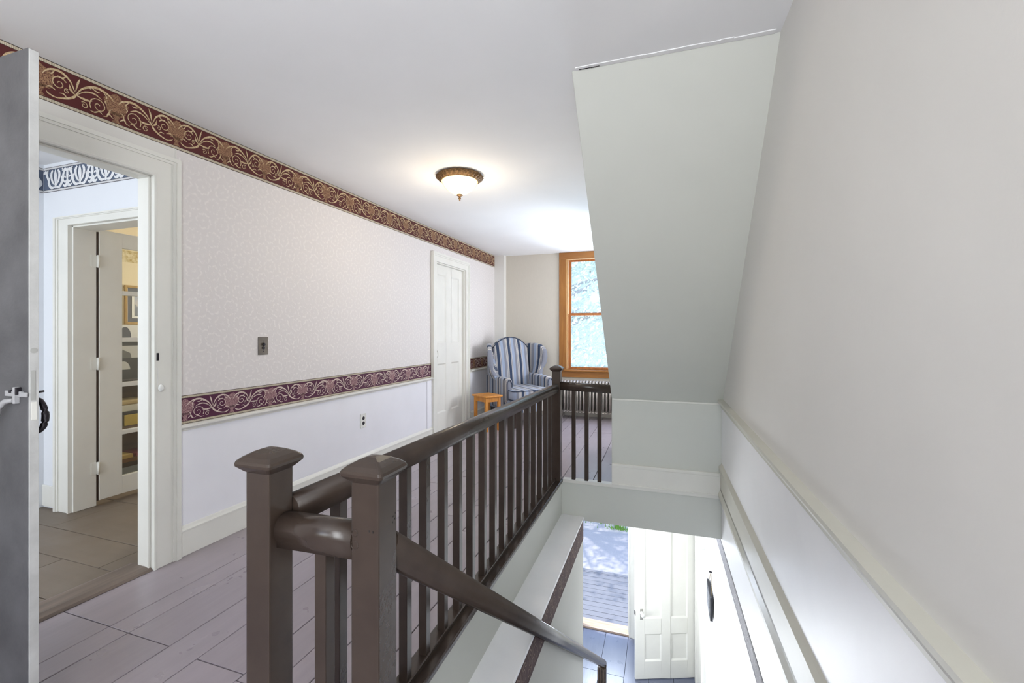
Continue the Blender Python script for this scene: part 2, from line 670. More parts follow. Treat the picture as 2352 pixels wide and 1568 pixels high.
# thin moulding line and plaster joint above the casing
MB(WL).box(0, 0.004, 1.738, 1.745, DZ + 0.12, 2.262).build('joint_strip', M_WALLP, wall_left)
MB(WL).box(0, 0.002, 0.3, 1.738, DZ + 0.12, 2.262).build('plaster_patch', M_WALLP, wall_left)
# latch keeper on the doorway casing
MB(WL).box(0.024, 0.036, 1.622, 1.634, 1.10, 1.14).build('strike_plate', M_IRON, cs, bevel=0.001)
MB(WL).lathe([(0.003, -0.02), (0.010, -0.012), (0.013, 0), (0.010, 0.012), (0.003, 0.02)], (0.046, 1.637, 0.955), 12).build('latch_keeper', M_PORC, cs)
MB(WL).box(0.026, 0.032, 1.628, 1.632, 0.96, 1.06).build('keeper_rod', M_PORC, cs)
casing('trim_6', WL, CY0, CY1, CZ, 0.094, 0.105, bead=False, jamb=(-0.07, 0.014))

# worn threshold board of the doorway
th = MB(WL).prism([(-0.15, 0.0), (-0.15, 0.012), (-0.12, 0.020), (-0.02, 0.020), (0.012, 0.012), (0.022, 0.0)], 'y', DY0 + 0.001, DY1 - 0.001) \
    .build('trim_7', mat_wood('worn_threshold_wood', (100, 88, 80), (128, 113, 102), 1, 0.5), bevel=0.003)
th['kind'] = 'structure'


# ------------------------------------------------------------------ printed wallpaper borders
def catmull(pts, n=7):
    out = []
    P = [pts[0]] + list(pts) + [pts[-1]]
    for i in range(1, len(P) - 2):
        for k in range(n):
            t = k / n
            q = []
            for d in range(len(pts[0])):
                a, b, c, e = P[i - 1][d], P[i][d], P[i + 1][d], P[i + 2][d]
                q.append(0.5 * (2 * b + (c - a) * t + (2 * a - 5 * b + 4 * c - e) * t * t + (3 * b - a - 3 * c + e) * t ** 3))
            out.append(tuple(q))
    out.append(tuple(pts[-1]))
    return out


def spiral(cx, cy, r0, r1, a0, turns, w0, w1, n=22):
    return [(cx + (r0 + (r1 - r0) * i / n) * math.cos(a0 + 2 * PI * turns * i / n),
             cy + (r0 + (r1 - r0) * i / n) * math.sin(a0 + 2 * PI * turns * i / n), w0 + (w1 - w0) * i / n) for i in range(n + 1)]


ACANTHUS = [
    catmull([(1.18, .40, .03), (.98, .70, .07), (.62, .90, .11), (.25, .84, .08), (.06, .66, .02)]),
    catmull([(1.15, .42, .02), (.92, .62, .05), (.66, .68, .07), (.44, .58, .02)]),
    catmull([(1.20, .48, .03), (1.34, .78, .07), (1.6, .93, .10), (1.88, .86, .07), (2.04, .66, .02)]),
    catmull([(1.06, .97, .01), (1.12, .80, .08), (1.18, .52, .03)]),
    catmull([(.72, .40, .01), (.92, .37, .10), (1.16, .40, .03)]),
    catmull([(1.20, .40, .03), (1.31, .50, .10), (1.35, .66, .01)]),
    catmull([(1.16, .44, .05), (1.24, .30, .10), (1.44, .17, .08), (1.70, .09, .05), (1.88, .13, .06), (1.95, .2, .01)]),
    catmull([(.98, .70, .02), (.86, .80, .06), (.74, .78, .01)]),
    catmull([(.78, .86, .02), (.60, .78, .06), (.50, .80, .01)]),
    catmull([(.42, .88, .02), (.30, .74, .05), (.32, .66, .01)]),
    catmull([(1.44, .86, .02), (1.52, .76, .06), (1.66, .78, .01)]),
    catmull([(1.72, .92, .02), (1.80, .78, .05), (1.90, .74, .01)]),
    catmull([(1.40, .18, .02), (1.50, .28, .06), (1.62, .26, .01)]),
    catmull([(.42, .10, .01), (.52, .16, .05), (.66, .08, .05), (.80, .10, .01)]),
    catmull([(.30, .46, .01), (.34, .56, .06), (.28, .64, .01)]),
    spiral(.54, .33, .27, .04, -0.6, 1.5, .045, .03),
    catmull([(.10, .10, .02), (.24, .20, .08), (.30, .10, .05), (.42, .06, .02)]),
    catmull([(.24, .20, .05), (.20, .34, .04), (.12, .40, .01)]),
    spiral(1.62, .55, .22, .03, 2.6, -1.4, .05, .025),
    spiral(.95, .18, .11, .03, 0.8, 1.2, .04, .02, 14),
    spiral(1.42, .40, .08, .02, 2.0, -1.2, .035, .02, 12),
    catmull([(1.70, .30, .02), (1.84, .36, .06), (1.96, .30, .02)]),
]
PLUMES = [
    catmull([(.0, .02, .14), (.03, .30, .20), (.0, .66, .30), (.0, .97, .06)]),
    catmull([(.08, .20, .10), (.28, .42, .16), (.36, .74, .22), (.22, .95, .10)]),
    catmull([(-.08, .20, .10), (-.28, .42, .16), (-.36, .74, .22), (-.22, .95, .10)]),
    catmull([(.06, .08, .08), (.36, .08, .16), (.58, .32, .20), (.50, .60, .08)]),
    catmull([(-.06, .08, .08), (-.36, .08, .16), (-.58, .32, .20), (-.50, .60, .08)]),
    catmull([(.50, .26, .08), (.68, .62, .18), (.84, .88, .20), (1.05, .82, .08)]),
    catmull([(1.60, .26, .08), (1.42, .62, .18), (1.26, .88, .20), (1.05, .82, .08)]),
    spiral(.84, .44, .24, .07, 1.0, -1.1, .13, .08),
    spiral(1.26, .44, .24, .07, 2.14, 1.1, .13, .08),
    catmull([(.66, .14, .06), (.85, .06, .16), (1.05, .16, .22), (1.25, .06, .16), (1.44, .14, .06)]),
    catmull([(1.05, .95, .05), (1.05, .70, .22), (1.05, .2, .10)]),
    catmull([(.60, .84, .03), (.66, .92, .14), (.58, .98, .04)]),
    catmull([(1.50, .84, .03), (1.44, .92, .14), (1.52, .98, .04)]),
]


M_LINE = mat_flat('border_dark_line', (66, 50, 44), 0.7)


def print_border(frame, y0, y1, z0, z1, parent, bgm, inkm, edgem, vasem=None, cell=0.285, start=None, strokes=ACANTHUS, mirror=True, shift=0.0):
    """paper strip, two striped edges, vases and scrolls, each a thin layer on the paper"""
    b = MB(frame)
    b.box(0.0, 0.0012, y0, y1, z0, z1)
    strip = b.build('wallpaper_border', bgm, parent)
    e = (z1 - z0) * 0.085
    b = MB(frame)
    for a, c in ((z0 + 0.002, z0 + e), (z1 - e, z1 - 0.002)):
        b.add([(0.0018, y0, a), (0.0018, y1, a), (0.0018, y1, c), (0.0018, y0, c)], [(0, 1, 2, 3)])
    b.build('border_edge', edgem, strip)
    b = MB(frame)
    for a, c in ((z0, z0 + 0.003), (z1 - 0.003, z1), (z0 + e, z0 + e + 0.002), (z1 - e - 0.002, z1 - e)):
        b.add([(0.0022, y0, a), (0.0022, y1, a), (0.0022, y1, c), (0.0022, y0, c)], [(0, 1, 2, 3)])
    b.build('border_line', M_LINE, strip)
    vz0, vh = z0 + e * 1.2, (z1 - z0) - 2.4 * e
    s0 = y0 if start is None else start
    k0 = math.floor((y0 - s0) / cell) - 1
    k1 = math.ceil((y1 - s0) / cell) + 1
    W = cell / 2.1
    b = MB(frame)
    bv = MB(frame)
    for k in range(k0, k1 + 1):
        flip = mirror and (k % 2)
        for si, st in enumerate(strokes):
            L, R = [], []
            oo = 0.0030 + 0.00006 * si
            for i, p in enumerate(st):
                q = st[min(i + 1, len(st) - 1)]
                r = st[max(i - 1, 0)]
                dx, dy = q[0] - r[0], q[1] - r[1]
                n = math.hypot(dx, dy) or 1
                hw = p[2] * (0.36 if strokes is ACANTHUS else 0.46)
                nx, ny = -dy / n * hw, dx / n * hw
                for lst, s in ((L, 1), (R, -1)):
                    u = p[0] + nx * s
                    v = p[1] + ny * s
                    if flip:
                        u = 2.1 - u
                    lst.append((u * W + s0 + k * cell, vz0 + min(1, max(0, v)) * vh))
            if min(p[0] for p in L + R) < y0 or max(p[0] for p in L + R) > y1:
                continue
            n = len(L)
            b.add([(oo, p[0], p[1]) for p in L] + [(oo, p[0], p[1]) for p in R],
                  [(i, i + 1, n + i + 1, n + i) for i in range(n - 1)])
        if vasem:
            cy = s0 + k * cell
            pts = []
            for i in range(20):
                a = 2 * PI * i / 20
                rr = 1 + 0.12 * math.sin(5 * a + k)
                pts.append((cy + math.cos(a) * 0.050 * rr, vz0 + vh * (0.58 + 0.36 * math.sin(a) * rr)))
            pts2 = [(cy - 0.02, vz0), (cy + 0.02, vz0), (cy + 0.008, vz0 + vh * 0.12), (cy + 0.024, vz0 + vh * 0.35), (cy - 0.024, vz0 + vh * 0.35), (cy - 0.008, vz0 + vh * 0.12)]
            for pp in (pts, pts2):
                pp = [(min(max(p[0], y0), y1), min(p[1], vz0 + vh)) for p in pp]
                if max(p[0] for p in pp) - min(p[0] for p in pp) > 0.01:
                    bv.add([(0.0024, p[0], p[1]) for p in pp], [tuple(range(len(pp)))])
    o = b.build('printed_scrolls', inkm, strip)
    o['kind'] = 'stuff'
    if vasem:
        o = bv.build('printed_vases', vasem, strip)
        o['kind'] = 'stuff'
    return strip


def mat_rope(name, a, b):
    t = NT(name)
    w = t.new('ShaderNodeTexWave')
    w.inputs['Scale'].default_value = 60
    w.bands_direction = 'Y'
    t.link(t.coord(), w.inputs['Vector'])
    t.col(t.ramp(w.outputs['Fac'], [(0.25, lin(a)), (0.5, lin(b))]))
    t.rough(0.75)
    return t.m


B_RED = mat_flat('border_burgundy', (84, 28, 28), 0.7)
B_RED_CAST = mat_flat('border_burgundy_cast', (82, 30, 60), 0.7)  # burgundy again, lavender light cast put into its colour; pale prints match
B_INK = mat_mottle('border_ink_gold', (182, 152, 112), (214, 194, 158), 90)
B_INKP = mat_mottle('border_ink_pale', (198, 176, 166), (224, 206, 196), 90)
B_VASE = mat_mottle('border_vase', (84, 40, 34), (172, 134, 100), 230)
B_VASEP = mat_mottle('border_vase_pale', (92, 44, 62), (186, 150, 150), 230)
B_EDGE = mat_rope('border_rope', (168, 156, 134), (206, 196, 174))
B_BLUE = mat_flat('border_slate', (92, 103, 124), 0.7)
B_INKW = mat_mottle('border_ink_white', (222, 224, 226), (240, 240, 240), 60)
B_EDGEW = mat_flat('border_edge_white', (214, 214, 214), 0.7)
print_border(WL, 0.3, YE - 0.01, 2.262, ZC - 0.001, wall_left, B_RED, B_INK, B_EDGE, B_VASE, start=1.460)
print_border(WL, 1.747, 4.546, 0.733, 0.893, wall_left, B_RED_CAST, B_INKP, B_EDGE, B_VASEP, start=1.790)
print_border(WL, 5.605, YE - 0.11, 0.733, 0.893, wall_left, B_RED, B_INKP, B_EDGE, B_VASE, start=5.74)

# ------------------------------------------------------------------ structure: right wall
wall_right = MB(WR).wall(-2.2, YE + 0.02, ZF, ZC, -0.12, 0.0).build('wall_right', M_RIGHT)
wall_right['kind'] = 'structure'
MB(WR).box(0, 0.004, -1.6, YS1 - 0.001, ZT - 0.0, 0.69).build('wainscot', M_GLOSSW, wall_right)
MB(WR).box(0, 0.003, YS0, YE, ZF, ZT).build('lower_wainscot', M_GLOSSW, wall_right)
b = MB(WR)
b.prism([(0.0, 0.668), (0.010, 0.672), (0.012, 0.690), (0.020, 0.696), (0.036, 0.722), (0.036, 0.736), (0.0, 0.742)], 'y', -1.6, YS1 - 0.002)
o = b.build('trim_8', M_TRIMR)
o['kind'] = 'structure'
b = MB(WR)
b.prism([(0.004, 0.0), (0.018, 0.0), (0.018, 0.195), (0.026, 0.20), (0.026, 0.225), (0.012, 0.240), (0.004, 0.25)], 'y', YS0 - 0.6, YS1 - 0.002)
o = b.build('baseboard_right', M_TRIMR)
o['kind'] = 'structure'
b = MB(WR)
b.prism([(0.004, -0.03), (0.014, -0.026), (0.030, 0.0), (0.030, 0.02), (0.018, 0.05), (0.018, 0.07), (0.004, 0.07)], 'y', YS0 - 0.6, YS1 - 0.002)
o = b.build('trim_9', M_TRIMR)
o['kind'] = 'structure'
M_GREYB = mat_flat('border_grey', (150, 144, 150), 0.6)
M_GREYI = mat_flat('border_grey_ink', (186, 182, 184), 0.6)
print_border(lambda o, y, z: WR(o + 0.003, y, z), YS0, YE - 0.5, -0.47, -0.36, wall_right, M_GREYB, M_GREYI, M_GREYB, None, cell=0.20, start=1.0)

# ------------------------------------------------------------------ structure: rear wall, end walls
wr = MB().wall(-5.8, 0.9, ZF, ZC, -2.32, -2.2, [(-1.6, -0.4, 0.8, 2.3)], 'xz').build('wall_rear', M_WALLP)
wr['kind'] = 'structure'
WX0, WX1, WZ0, WZ1 = -1.372, -0.33, 0.690, 2.355
wall_end = MB().wall(-5.8, 0.9, ZT, ZC, YE, YE + 0.16, [(WX0, WX1, WZ0, WZ1)], 'xz').build('wall_end', M_CREAM)
wall_end['kind'] = 'structure'
chase = MB().box(-2.50, -2.325, YE - 0.10, YE, 0, ZC).build('wall_chase', M_WALLP, bevel=0.003)
chase['kind'] = 'structure'
EX0, EX1, EZ1 = -1.42, -0.452, -0.95
we = MB().wall(-2.6, 0.6, ZF - 0.5, ZT, 6.645, 6.80, [(EX0, EX1, ZF, EZ1)], 'xz').build('wall_entry', M_WALLP)
we['kind'] = 'structure'

# attic stair enclosure: sloping soffit over the stairwell, box down to the floor
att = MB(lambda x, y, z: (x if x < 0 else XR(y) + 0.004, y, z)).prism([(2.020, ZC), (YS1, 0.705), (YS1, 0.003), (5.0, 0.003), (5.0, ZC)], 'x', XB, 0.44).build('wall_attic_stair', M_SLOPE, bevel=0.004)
att['kind'] = 'structure'
MB().box(XB + 0.002, 0.432, YS1 - 0.016, YS1 - 0.0005, 0.0, 0.150).box(XB + 0.002, 0.432, YS1 - 0.022, YS1, 0.150, 0.175) \
    .box(XB + 0.002, 0.432, YS1 - 0.024, YS1, 0.0, 0.012).build('baseboard', M_WHITE, att, bevel=0.004)
MB().box(XB + 0.004, 0.434, YS1 - 0.008, YS1, 0.692, 0.706).build('soffit_bead', M_WHITE, att, bevel=0.003)
# taped joint where the soffit meets the ceiling, with a dark split in it
b = MB()
N = 16
for i in range(N):
    x0 = XB + 0.02 + (0.80) * i / N
    x1 = XB + 0.02 + (0.80) * (i + 1) / N
    w = 0.005 + 0.006 * random.random()
    b.box(x0, x1, 2.005 - w, 2.02, ZC - 0.004, ZC)
b.build('joint_tape', M_CEIL, ceil)
b = MB()
for i in range(5):
    x0 = XB + 0.035 + 0.018 * i
    b.box(x0, x0 + 0.02, 2.012, 2.016, ZC - 0.005 - 0.001 * (i % 2), ZC - 0.003)
b.build('split', M_SUB, ceil)

# ledge and lower wall beside the stairs
b = MB()
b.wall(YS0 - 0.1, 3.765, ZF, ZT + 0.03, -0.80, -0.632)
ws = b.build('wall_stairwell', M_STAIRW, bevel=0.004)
ws['kind'] = 'structure'
MB().box(XS - 0.01, -0.622, YS0, YS1 + 0.02, ZT + 0.012, ZT + 0.034).build('ledge', M_GLOSSW, ws, bevel=0.004)
MB().box(-0.70, -0.628, YS1 + 0.02, 3.777, ZF, ZF + 0.20).build('skirting_end', M_WHITE, ws, bevel=0.006)
B_BRN = mat_flat('border_brown', (84, 56, 54), 0.7)
B_BRNI = mat_mottle('border_brown_ink', (128, 104, 96), (150, 128, 120), 80)
print_border(lambda o, y, z: (-0.632 + o, y, z), YS0, 3.764, ZT - 0.165, ZT + 0.01, ws, B_BRN, B_BRNI, B_BRN, None, cell=0.22, start=1.0)

# ------------------------------------------------------------------ window in the end wall
win = struct_root('window_1')
YC = YE            # casing face
mb = MB()
mb.box(WX0 - 0.098, WX0 + 0.012, YC - 0.024, YC, WZ0 - 0.03, 2.443).build('casing', M_PINE_V, win, bevel=0.003)
MB().box(WX1 - 0.012, WX1 + 0.098, YC - 0.024, YC, WZ0 - 0.03, 2.443).build('casing', M_PINE_V, win, bevel=0.003)
MB().box(WX0 - 0.098, WX1 + 0.098, YC - 0.028, YC - 0.001, WZ1 - 0.012, 2.443).build('casing', M_PINE_H, win, bevel=0.003)
MB().box(WX0 - 0.02, WX1 + 0.02, YC - 0.055, YC + 0.10, WZ0 - 0.028, WZ0).build('sill', M_PINE_H, win, bevel=0.006)
MB().box(WX0 - 0.06, WX1 + 0.06, YC - 0.022, YC, 0.575, WZ0 - 0.028).build('apron', M_PINE_H, win, bevel=0.003)
# stops and jambs
M_JAMB = mat_wood('pale_jamb_wood', (206, 168, 112), (228, 196, 146), 2, 0.4)
for s, x in ((1, WX0), (-1, WX1)):
    MB().box(x, x + s * 0.020, YC - 0.010, YC + 0.16, WZ0, WZ1).build('jamb', M_JAMB, win)
    MB().box(x + s * 0.020, x + s * 0.034, YC + 0.012, YC + 0.03, WZ0, WZ1).build('stop', M_PINE_V, win, bevel=0.002)
MB().box(WX0, WX1, YC - 0.010, YC + 0.16, WZ1 - 0.016, WZ1).build('jamb', M_JAMB, win)


def mat_glass(name, veil=0.12, tint=(0.88, 0.95, 1.0)):
    t = NT(name)
    tr = t.new('ShaderNodeBsdfTransparent')
    tr.inputs[0].default_value = tint + (1,)
    tl = t.new('ShaderNodeBsdfTranslucent')
    tl.inputs[0].default_value = (0.86, 0.95, 1.0, 1)
    gl = t.new('ShaderNodeBsdfGlossy')
    gl.inputs['Roughness'].default_value = 0.02
    m1 = t.new('ShaderNodeMixShader')
    m1.inputs[0].default_value = veil
    t.link(tr.outputs[0], m1.inputs[1])
    t.link(tl.outputs[0], m1.inputs[2])
    fr = t.new('ShaderNodeFresnel')
    fr.inputs[0].default_value = 1.45
    m2 = t.new('ShaderNodeMixShader')
    t.link(t.math('MULTIPLY', fr.outputs[0], 0.6), m2.inputs[0])
    t.link(m1.outputs[0], m2.inputs[1])
    t.link(gl.outputs[0], m2.inputs[2])
    t.link(m2.outputs[0], t.out.inputs['Surface'])
    return t.m


M_GLASS = mat_glass('hazy_window_glass', 0.07)  # bright outdoor haze put into the panes as a blue-white veil
M_GLASSC = mat_glass('clear_door_glass', 0.02, (0.97, 0.98, 0.97))


def sash(name, z0, z1, y0):
    x0, x1 = WX0 + 0.034, WX1 - 0.034
    w = 0.034
    s = MB()
    s.box(x0, x0 + w, y0, y0 + 0.03, z0, z1).box(x1 - w, x1, y0, y0 + 0.03, z0, z1)
    s.box(x0 + w, x1 - w, y0, y0 + 0.03, z0, z0 + w * 1.1).box(x0 + w, x1 - w, y0, y0 + 0.03, z1 - w * 0.8, z1)
    f = s.build('sash', M_SASH, win, bevel=0.003)
    MB().box(x0 + w, x1 - w, y0 + 0.013, y0 + 0.016, z0 + w, z1 - w * 0.8).build('pane', M_GLASS, f)


sash('sash_lower', WZ0, 1.525, YC + 0.032)
sash('sash_upper', 1.500, WZ1 - 0.016, YC + 0.066)


# ------------------------------------------------------------------ doors
def raised_door(root, P, y0, y1, z0, z1, t, panels, m, rec=0.010):
    """stile-and-rail door in the frame P(o,y,z): faces at o=0 (front) .. -t; panels = rectangles recessed by rec"""
    mb = MB(P)
    mb.wall(y0, y1, z0, z1, -t, 0, panels)
    mb.build('door_frame', m, root, bevel=0.004)
    for a, b, c, d in panels:
        mb = MB(P)
        mb.box(-t + 0.006, -rec, a - 0.002, b + 0.002, c - 0.002, d + 0.002)
        w = 0.016
        A = [(0, a, c), (0, b, c), (0, b, d), (0, a, d)]
        B = [(-rec, a + w, c + w), (-rec, b - w, c + w), (-rec, b - w, d - w), (-rec, a + w, d - w)]
        for i in range(4):
            k = (i + 1) % 4
            bk_ = [(-rec - 0.001,) + A[i][1:], (-rec - 0.001,) + A[k][1:]]
            mb.add([A[i], A[k], B[k], B[i], bk_[0], bk_[1]], [(0, 1, 2, 3), (4, 5, 1, 0), (3, 2, 5, 4), (0, 3, 4), (1, 5, 2)])
        mb.build('door_panel', m, root)


# closet door, closed, set back in its jamb
d2 = struct_root('door_2')
P2 = lambda o, y, z: WL(o - 0.030, y, z)
y0, y1 = CY0 + 0.016, CY1 - 0.016
raised_door(d2, P2, y0, y1, 0.018, CZ - 0.018, 0.035,
            [(y0 + 0.095, y0 + 0.315, 1.12, 1.945), (y1 - 0.315, y1 - 0.095, 1.12, 1.945),
             (y0 + 0.095, y0 + 0.315, 0.275, 0.865), (y1 - 0.315, y1 - 0.095, 0.275, 0.865)], M_WHITE, 0.011)
b = MB(P2)
b.tube([(0.004, y0 + 0.055, 1.035), (0.024, y0 + 0.055, 1.025), (0.034, y0 + 0.055, 0.99), (0.024, y0 + 0.055, 0.955), (0.004, y0 + 0.055, 0.945)], 0.006, 8)
b.box(0, 0.004, y0 + 0.04, y0 + 0.07, 0.93, 1.05)
b.build('pull_handle', M_WHITE, d2)

# open plank door of the doorway, its free edge towards the camera
d1 = struct_root('door_1')
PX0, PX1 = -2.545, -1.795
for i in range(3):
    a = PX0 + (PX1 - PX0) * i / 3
    MB().box(a + 0.001, PX0 + (PX1 - PX0) * (i + 1) / 3 - 0.001, 0.800, 0.8245, 0.025, 2.102).build('plank', M_SHADEDOOR, d1, bevel=0.003)
MB().box(PX1 - 0.0015, PX1 + 0.0025, 0.8008, 0.8238, 0.03, 2.099).build('door_edge', mat_paint('worn_white_paint', (196, 196, 194), 0.5, 0.06, 12, 0.1), d1, bevel=0.0015, label='white painted edge of the open plank door')
# patches, keeper and screws on the edge
MB().lathe([(0.008, 0), (0.008, 0.0015)], (0, 0, 0), 14, rot=0).build('filled_hole', mat_flat('putty', (176, 176, 172)), d1, loc=(PX1 + 0.0025, 0.8115, 1.195)).rotation_euler = (0, PI / 2, 0)
MB().box(PX1 + 0.0025, PX1 + 0.0045, 0.804, 0.815, 1.045, 1.135).build('edge_plate', mat_flat('putty', (176, 176, 172)), d1, bevel=0.0008)
MB().box(PX1 + 0.0025, PX1 + 0.0045, 0.805, 0.818, 0.985, 1.04).build('edge_plate', M_WHITE, d1, bevel=0.0008)
b = MB()
b.box(PX1 - 0.105, PX1 - 0.02, 0.793, 0.800, 1.055, 1.072).box(PX1 - 0.05, PX1 - 0.04, 0.786, 0.80, 1.035, 1.085)
b.box(PX1 - 0.02, PX1 + 0.006, 0.792, 0.798, 1.056, 1.070)
b.build('latch_bar', mat_flat('worn_pale_metal', (176, 176, 178), 0.5), d1, bevel=0.002)
b = MB()
b.tube([(PX1 - 0.055, 0.792, 1.045), (PX1 - 0.085, 0.786, 1.04), (PX1 - 0.11, 0.782, 1.02), (PX1 - 0.122, 0.782, 0.99), (PX1 - 0.123, 0.784, 0.965)], [0.006, 0.008, 0.008, 0.008, 0.006], 8)
b.build('latch_lever', mat_flat('worn_pale_metal', (176, 176, 178), 0.5), d1)
b = MB()
b.box(PX1 - 0.042, PX1 - 0.032, 0.788, 0.800, 1.062, 1.084).box(PX1 - 0.078, PX1 - 0.07, 0.790, 0.8, 1.066, 1.074)
b.build('latch_staple', M_IRON, d1, bevel=0.001)
b = MB()
hp_ = catmull([(PX1 - 0.03, 0.826, 1.045, 0.005), (PX1 - 0.03, 0.842, 1.037, 0.007), (PX1 - 0.03, 0.853, 1.0, 0.009), (PX1 - 0.03, 0.851, 0.965, 0.009),
               (PX1 - 0.03, 0.841, 0.946, 0.007), (PX1 - 0.03, 0.826, 0.938, 0.005)], 4)
b.tube([q[:3] for q in hp_], [q[3] for q in hp_], 12)
b.build('pull_handle', M_IRON, d1)
MB().tube([(PX1 - 0.03, 0.82, 1.064), (PX1 - 0.03, 0.850, 1.066)], [0.004, 0.003], 8).build('thumb_piece', M_IRON, d1)
for z in (0.35, 1.75):
    MB().box(PX0 - 0.004, PX0 + 0.05, 0.794, 0.801, z, z + 0.09).build('hinge', M_IRON, d1, bevel=0.001)

# ------------------------------------------------------------------ side room beyond the doorway
RX0, RY1 = -4.20, 1.955
sf = MB().box(-5.9, -2.655, -1.6, 5.0, -0.06, -0.024).build('side_room_floor', M_SUB)
sf['kind'] = 'structure'
ys = [-0.30, -0.02, 0.22, 0.47, 0.75, 1.02, 1.28, 1.538, 1.767, RY1 + 0.24]
for i in range(len(ys) - 1):
    xs = [RX0 - 0.2, -3.72 + 0.37 * ((i * 5) % 4) * 0.8, -2.665]
    for a, c in zip(xs, xs[1:]):
        board(a, c, ys[i], ys[i + 1], M_FLOORS, sf)
board(-5.2, -2.7, RY1 + 0.24, 2.6, M_FLOORS, sf)
board(-5.2, -2.7, 2.6, 3.2, M_FLOORS, sf)
# partition with the glazed door
OX0, OZ = -3.872, 1.985
OX1 = -3.02
wsr = MB().wall(-5.9, -2.63, 0, ZC, RY1, RY1 + 0.13, [(OX0, OX1, 0, OZ)], 'xz').build('wall_side_room', M_SROOM)
wsr['kind'] = 'structure'
wsl = MB().box(RX0 - 0.1, RX0, -1.6, RY1, 0, ZC).build('wall_side_room_left', M_SROOM)
wsl['kind'] = 'structure'
wsn = MB().wall(-5.9, -2.64, 0, ZC, -1.7, -1.6, [(-3.9, -2.9, 0.8, 2.3)], 'xz').build('wall_side_room_rear', M_SROOM)
wsn['kind'] = 'structure'
FW = lambda o, y, z: (y, RY1 - o, z)
casing('trim_10', FW, OX0, OX1, OZ, 0.150, 0.062, depth=0.022, jamb=(-0.13, 0.012))
print_border(FW, RX0, -2.66, 2.245, 2.42, wsr, B_BLUE, B_INKW, B_EDGEW, None, cell=0.27, start=-4.06, strokes=PLUMES, mirror=False)
print_border(lambda o, y, z: (RX0 + o, y, z), 0.6, RY1 - 0.004, 2.245, 2.42, wsl, B_BLUE, B_INKW, B_EDGEW, None, cell=0.27, start=1.86, strokes=PLUMES, mirror=False)
MB().box(RX0, OX0 - 0.15, RY1 - 0.012, RY1, 0.012, 0.16).build('skirting', M_WHITE, wsr, bevel=0.004)

# glazed door standing open at right angles to the partition
d3 = struct_root('door_3')
HX, HY = OX0 + 0.018, 2.098
P3 = lambda o, y, z: (HX + o, HY + y, z)
DW = 0.80
gz = [(0.166, 0.478), (0.510, 0.838), (0.871, 1.176), (1.209, 1.527), (1.560, 1.881)]
mb = MB(P3)
mb.wall(0, DW, 0.035, 1.99, -0.034, 0, [(0.145, DW - 0.145, a, c) for a, c in gz])
mb.build('door_frame', M_WHITE, d3, bevel=0.003)
for a, c in gz:
    MB(P3).box(-0.019, -0.015, 0.143, DW - 0.143, a - 0.002, c + 0.002).build('pane', M_GLASSC, d3)
for z in (0.27, 1.022, 1.759):
    b = MB()
    b.lathe([(0.007, -0.045), (0.007, 0.045)], (HX + 0.006, HY - 0.007, z), 10)
    b.box(HX - 0.007, HX - 0.002, HY - 0.045, HY - 0.007, z - 0.042, z + 0.042)
    b.build('hinge', M_WHITE, d3)
# dark strip put in as the shade of the hinge gap
MB().box(OX0 - 0.010, OX0 + 0.014, HY - 0.011, HY - 0.001, 0.035, 1.972).build('gap_shade_strip', M_DARKW, d3)

# reading room behind the glazed door
wl1 = MB().box(-4.95, -4.85, RY1 + 0.13, 5.0, 0, ZC).build('wall_reading_room', M_LIBR)
wl1['kind'] = 'structure'
wl2 = MB().box(-5.9, -2.66, 4.9, 5.0, 0, ZC).build('wall_reading_room_end', M_LIBR)
wl2['kind'] = 'structure'
M_YB = mat_mottle('border_straw', (176, 150, 90), (220, 206, 170), 26)
MB().box(-4.85, -4.848, RY1 + 0.13, 4.9, 1.92, 2.03).build('wallpaper_border', M_YB, wl1)

fp = thing('framed_picture', 'gold framed landscape print with grey mat seen through the glazed door', 'picture', (-4.85, 3.06, 1.51))
G = mat_wood('old_gold', (150, 116, 60), (190, 156, 92), 2, 0.4)
MB().box(0, 0.020, -0.224, 0.224, 0.166, 0.188).box(0, 0.020, -0.224, 0.224, -0.188, -0.166).box(0, 0.020, -0.224, -0.202, -0.166, 0.166) \
    .box(0, 0.020, 0.202, 0.224, -0.166, 0.166).build('frame', G, fp, bevel=0.003)
MB().box(0.002, 0.010, -0.202, 0.202, -0.166, 0.166).build('mat_board', mat_flat('slate_mat', (92, 94, 102)), fp)
MB().box(0.010, 0.012, -0.162, 0.162, -0.125, 0.125).build('inner_mat', mat_flat('ivory', (230, 228, 224)), fp)


def mat_landscape():
    t = NT('landscape_print')
    tc = t.new('ShaderNodeTexCoord')
    s = t.new('ShaderNodeSeparateXYZ')
    t.link(tc.outputs['Object'], s.inputs[0])
    n = t.noise(t.coord(), 9, 4)
    v = t.math('ADD', t.math('MULTIPLY', s.outputs[2], 4.0), t.math('MULTIPLY', t.math('SUBTRACT', n, 0.5), 0.9))
    t.col(t.ramp(t.math('ADD', v, 0.5), [(0.2, lin((120, 124, 134))), (0.45, lin((140, 144, 152))), (0.55, lin((196, 190, 188))), (0.8, lin((176, 180, 192)))]))
    t.rough(0.5)
    return t.m


MB().box(0.012, 0.0135, -0.140, 0.140, -0.105, 0.105).build('print', mat_landscape(), fp)

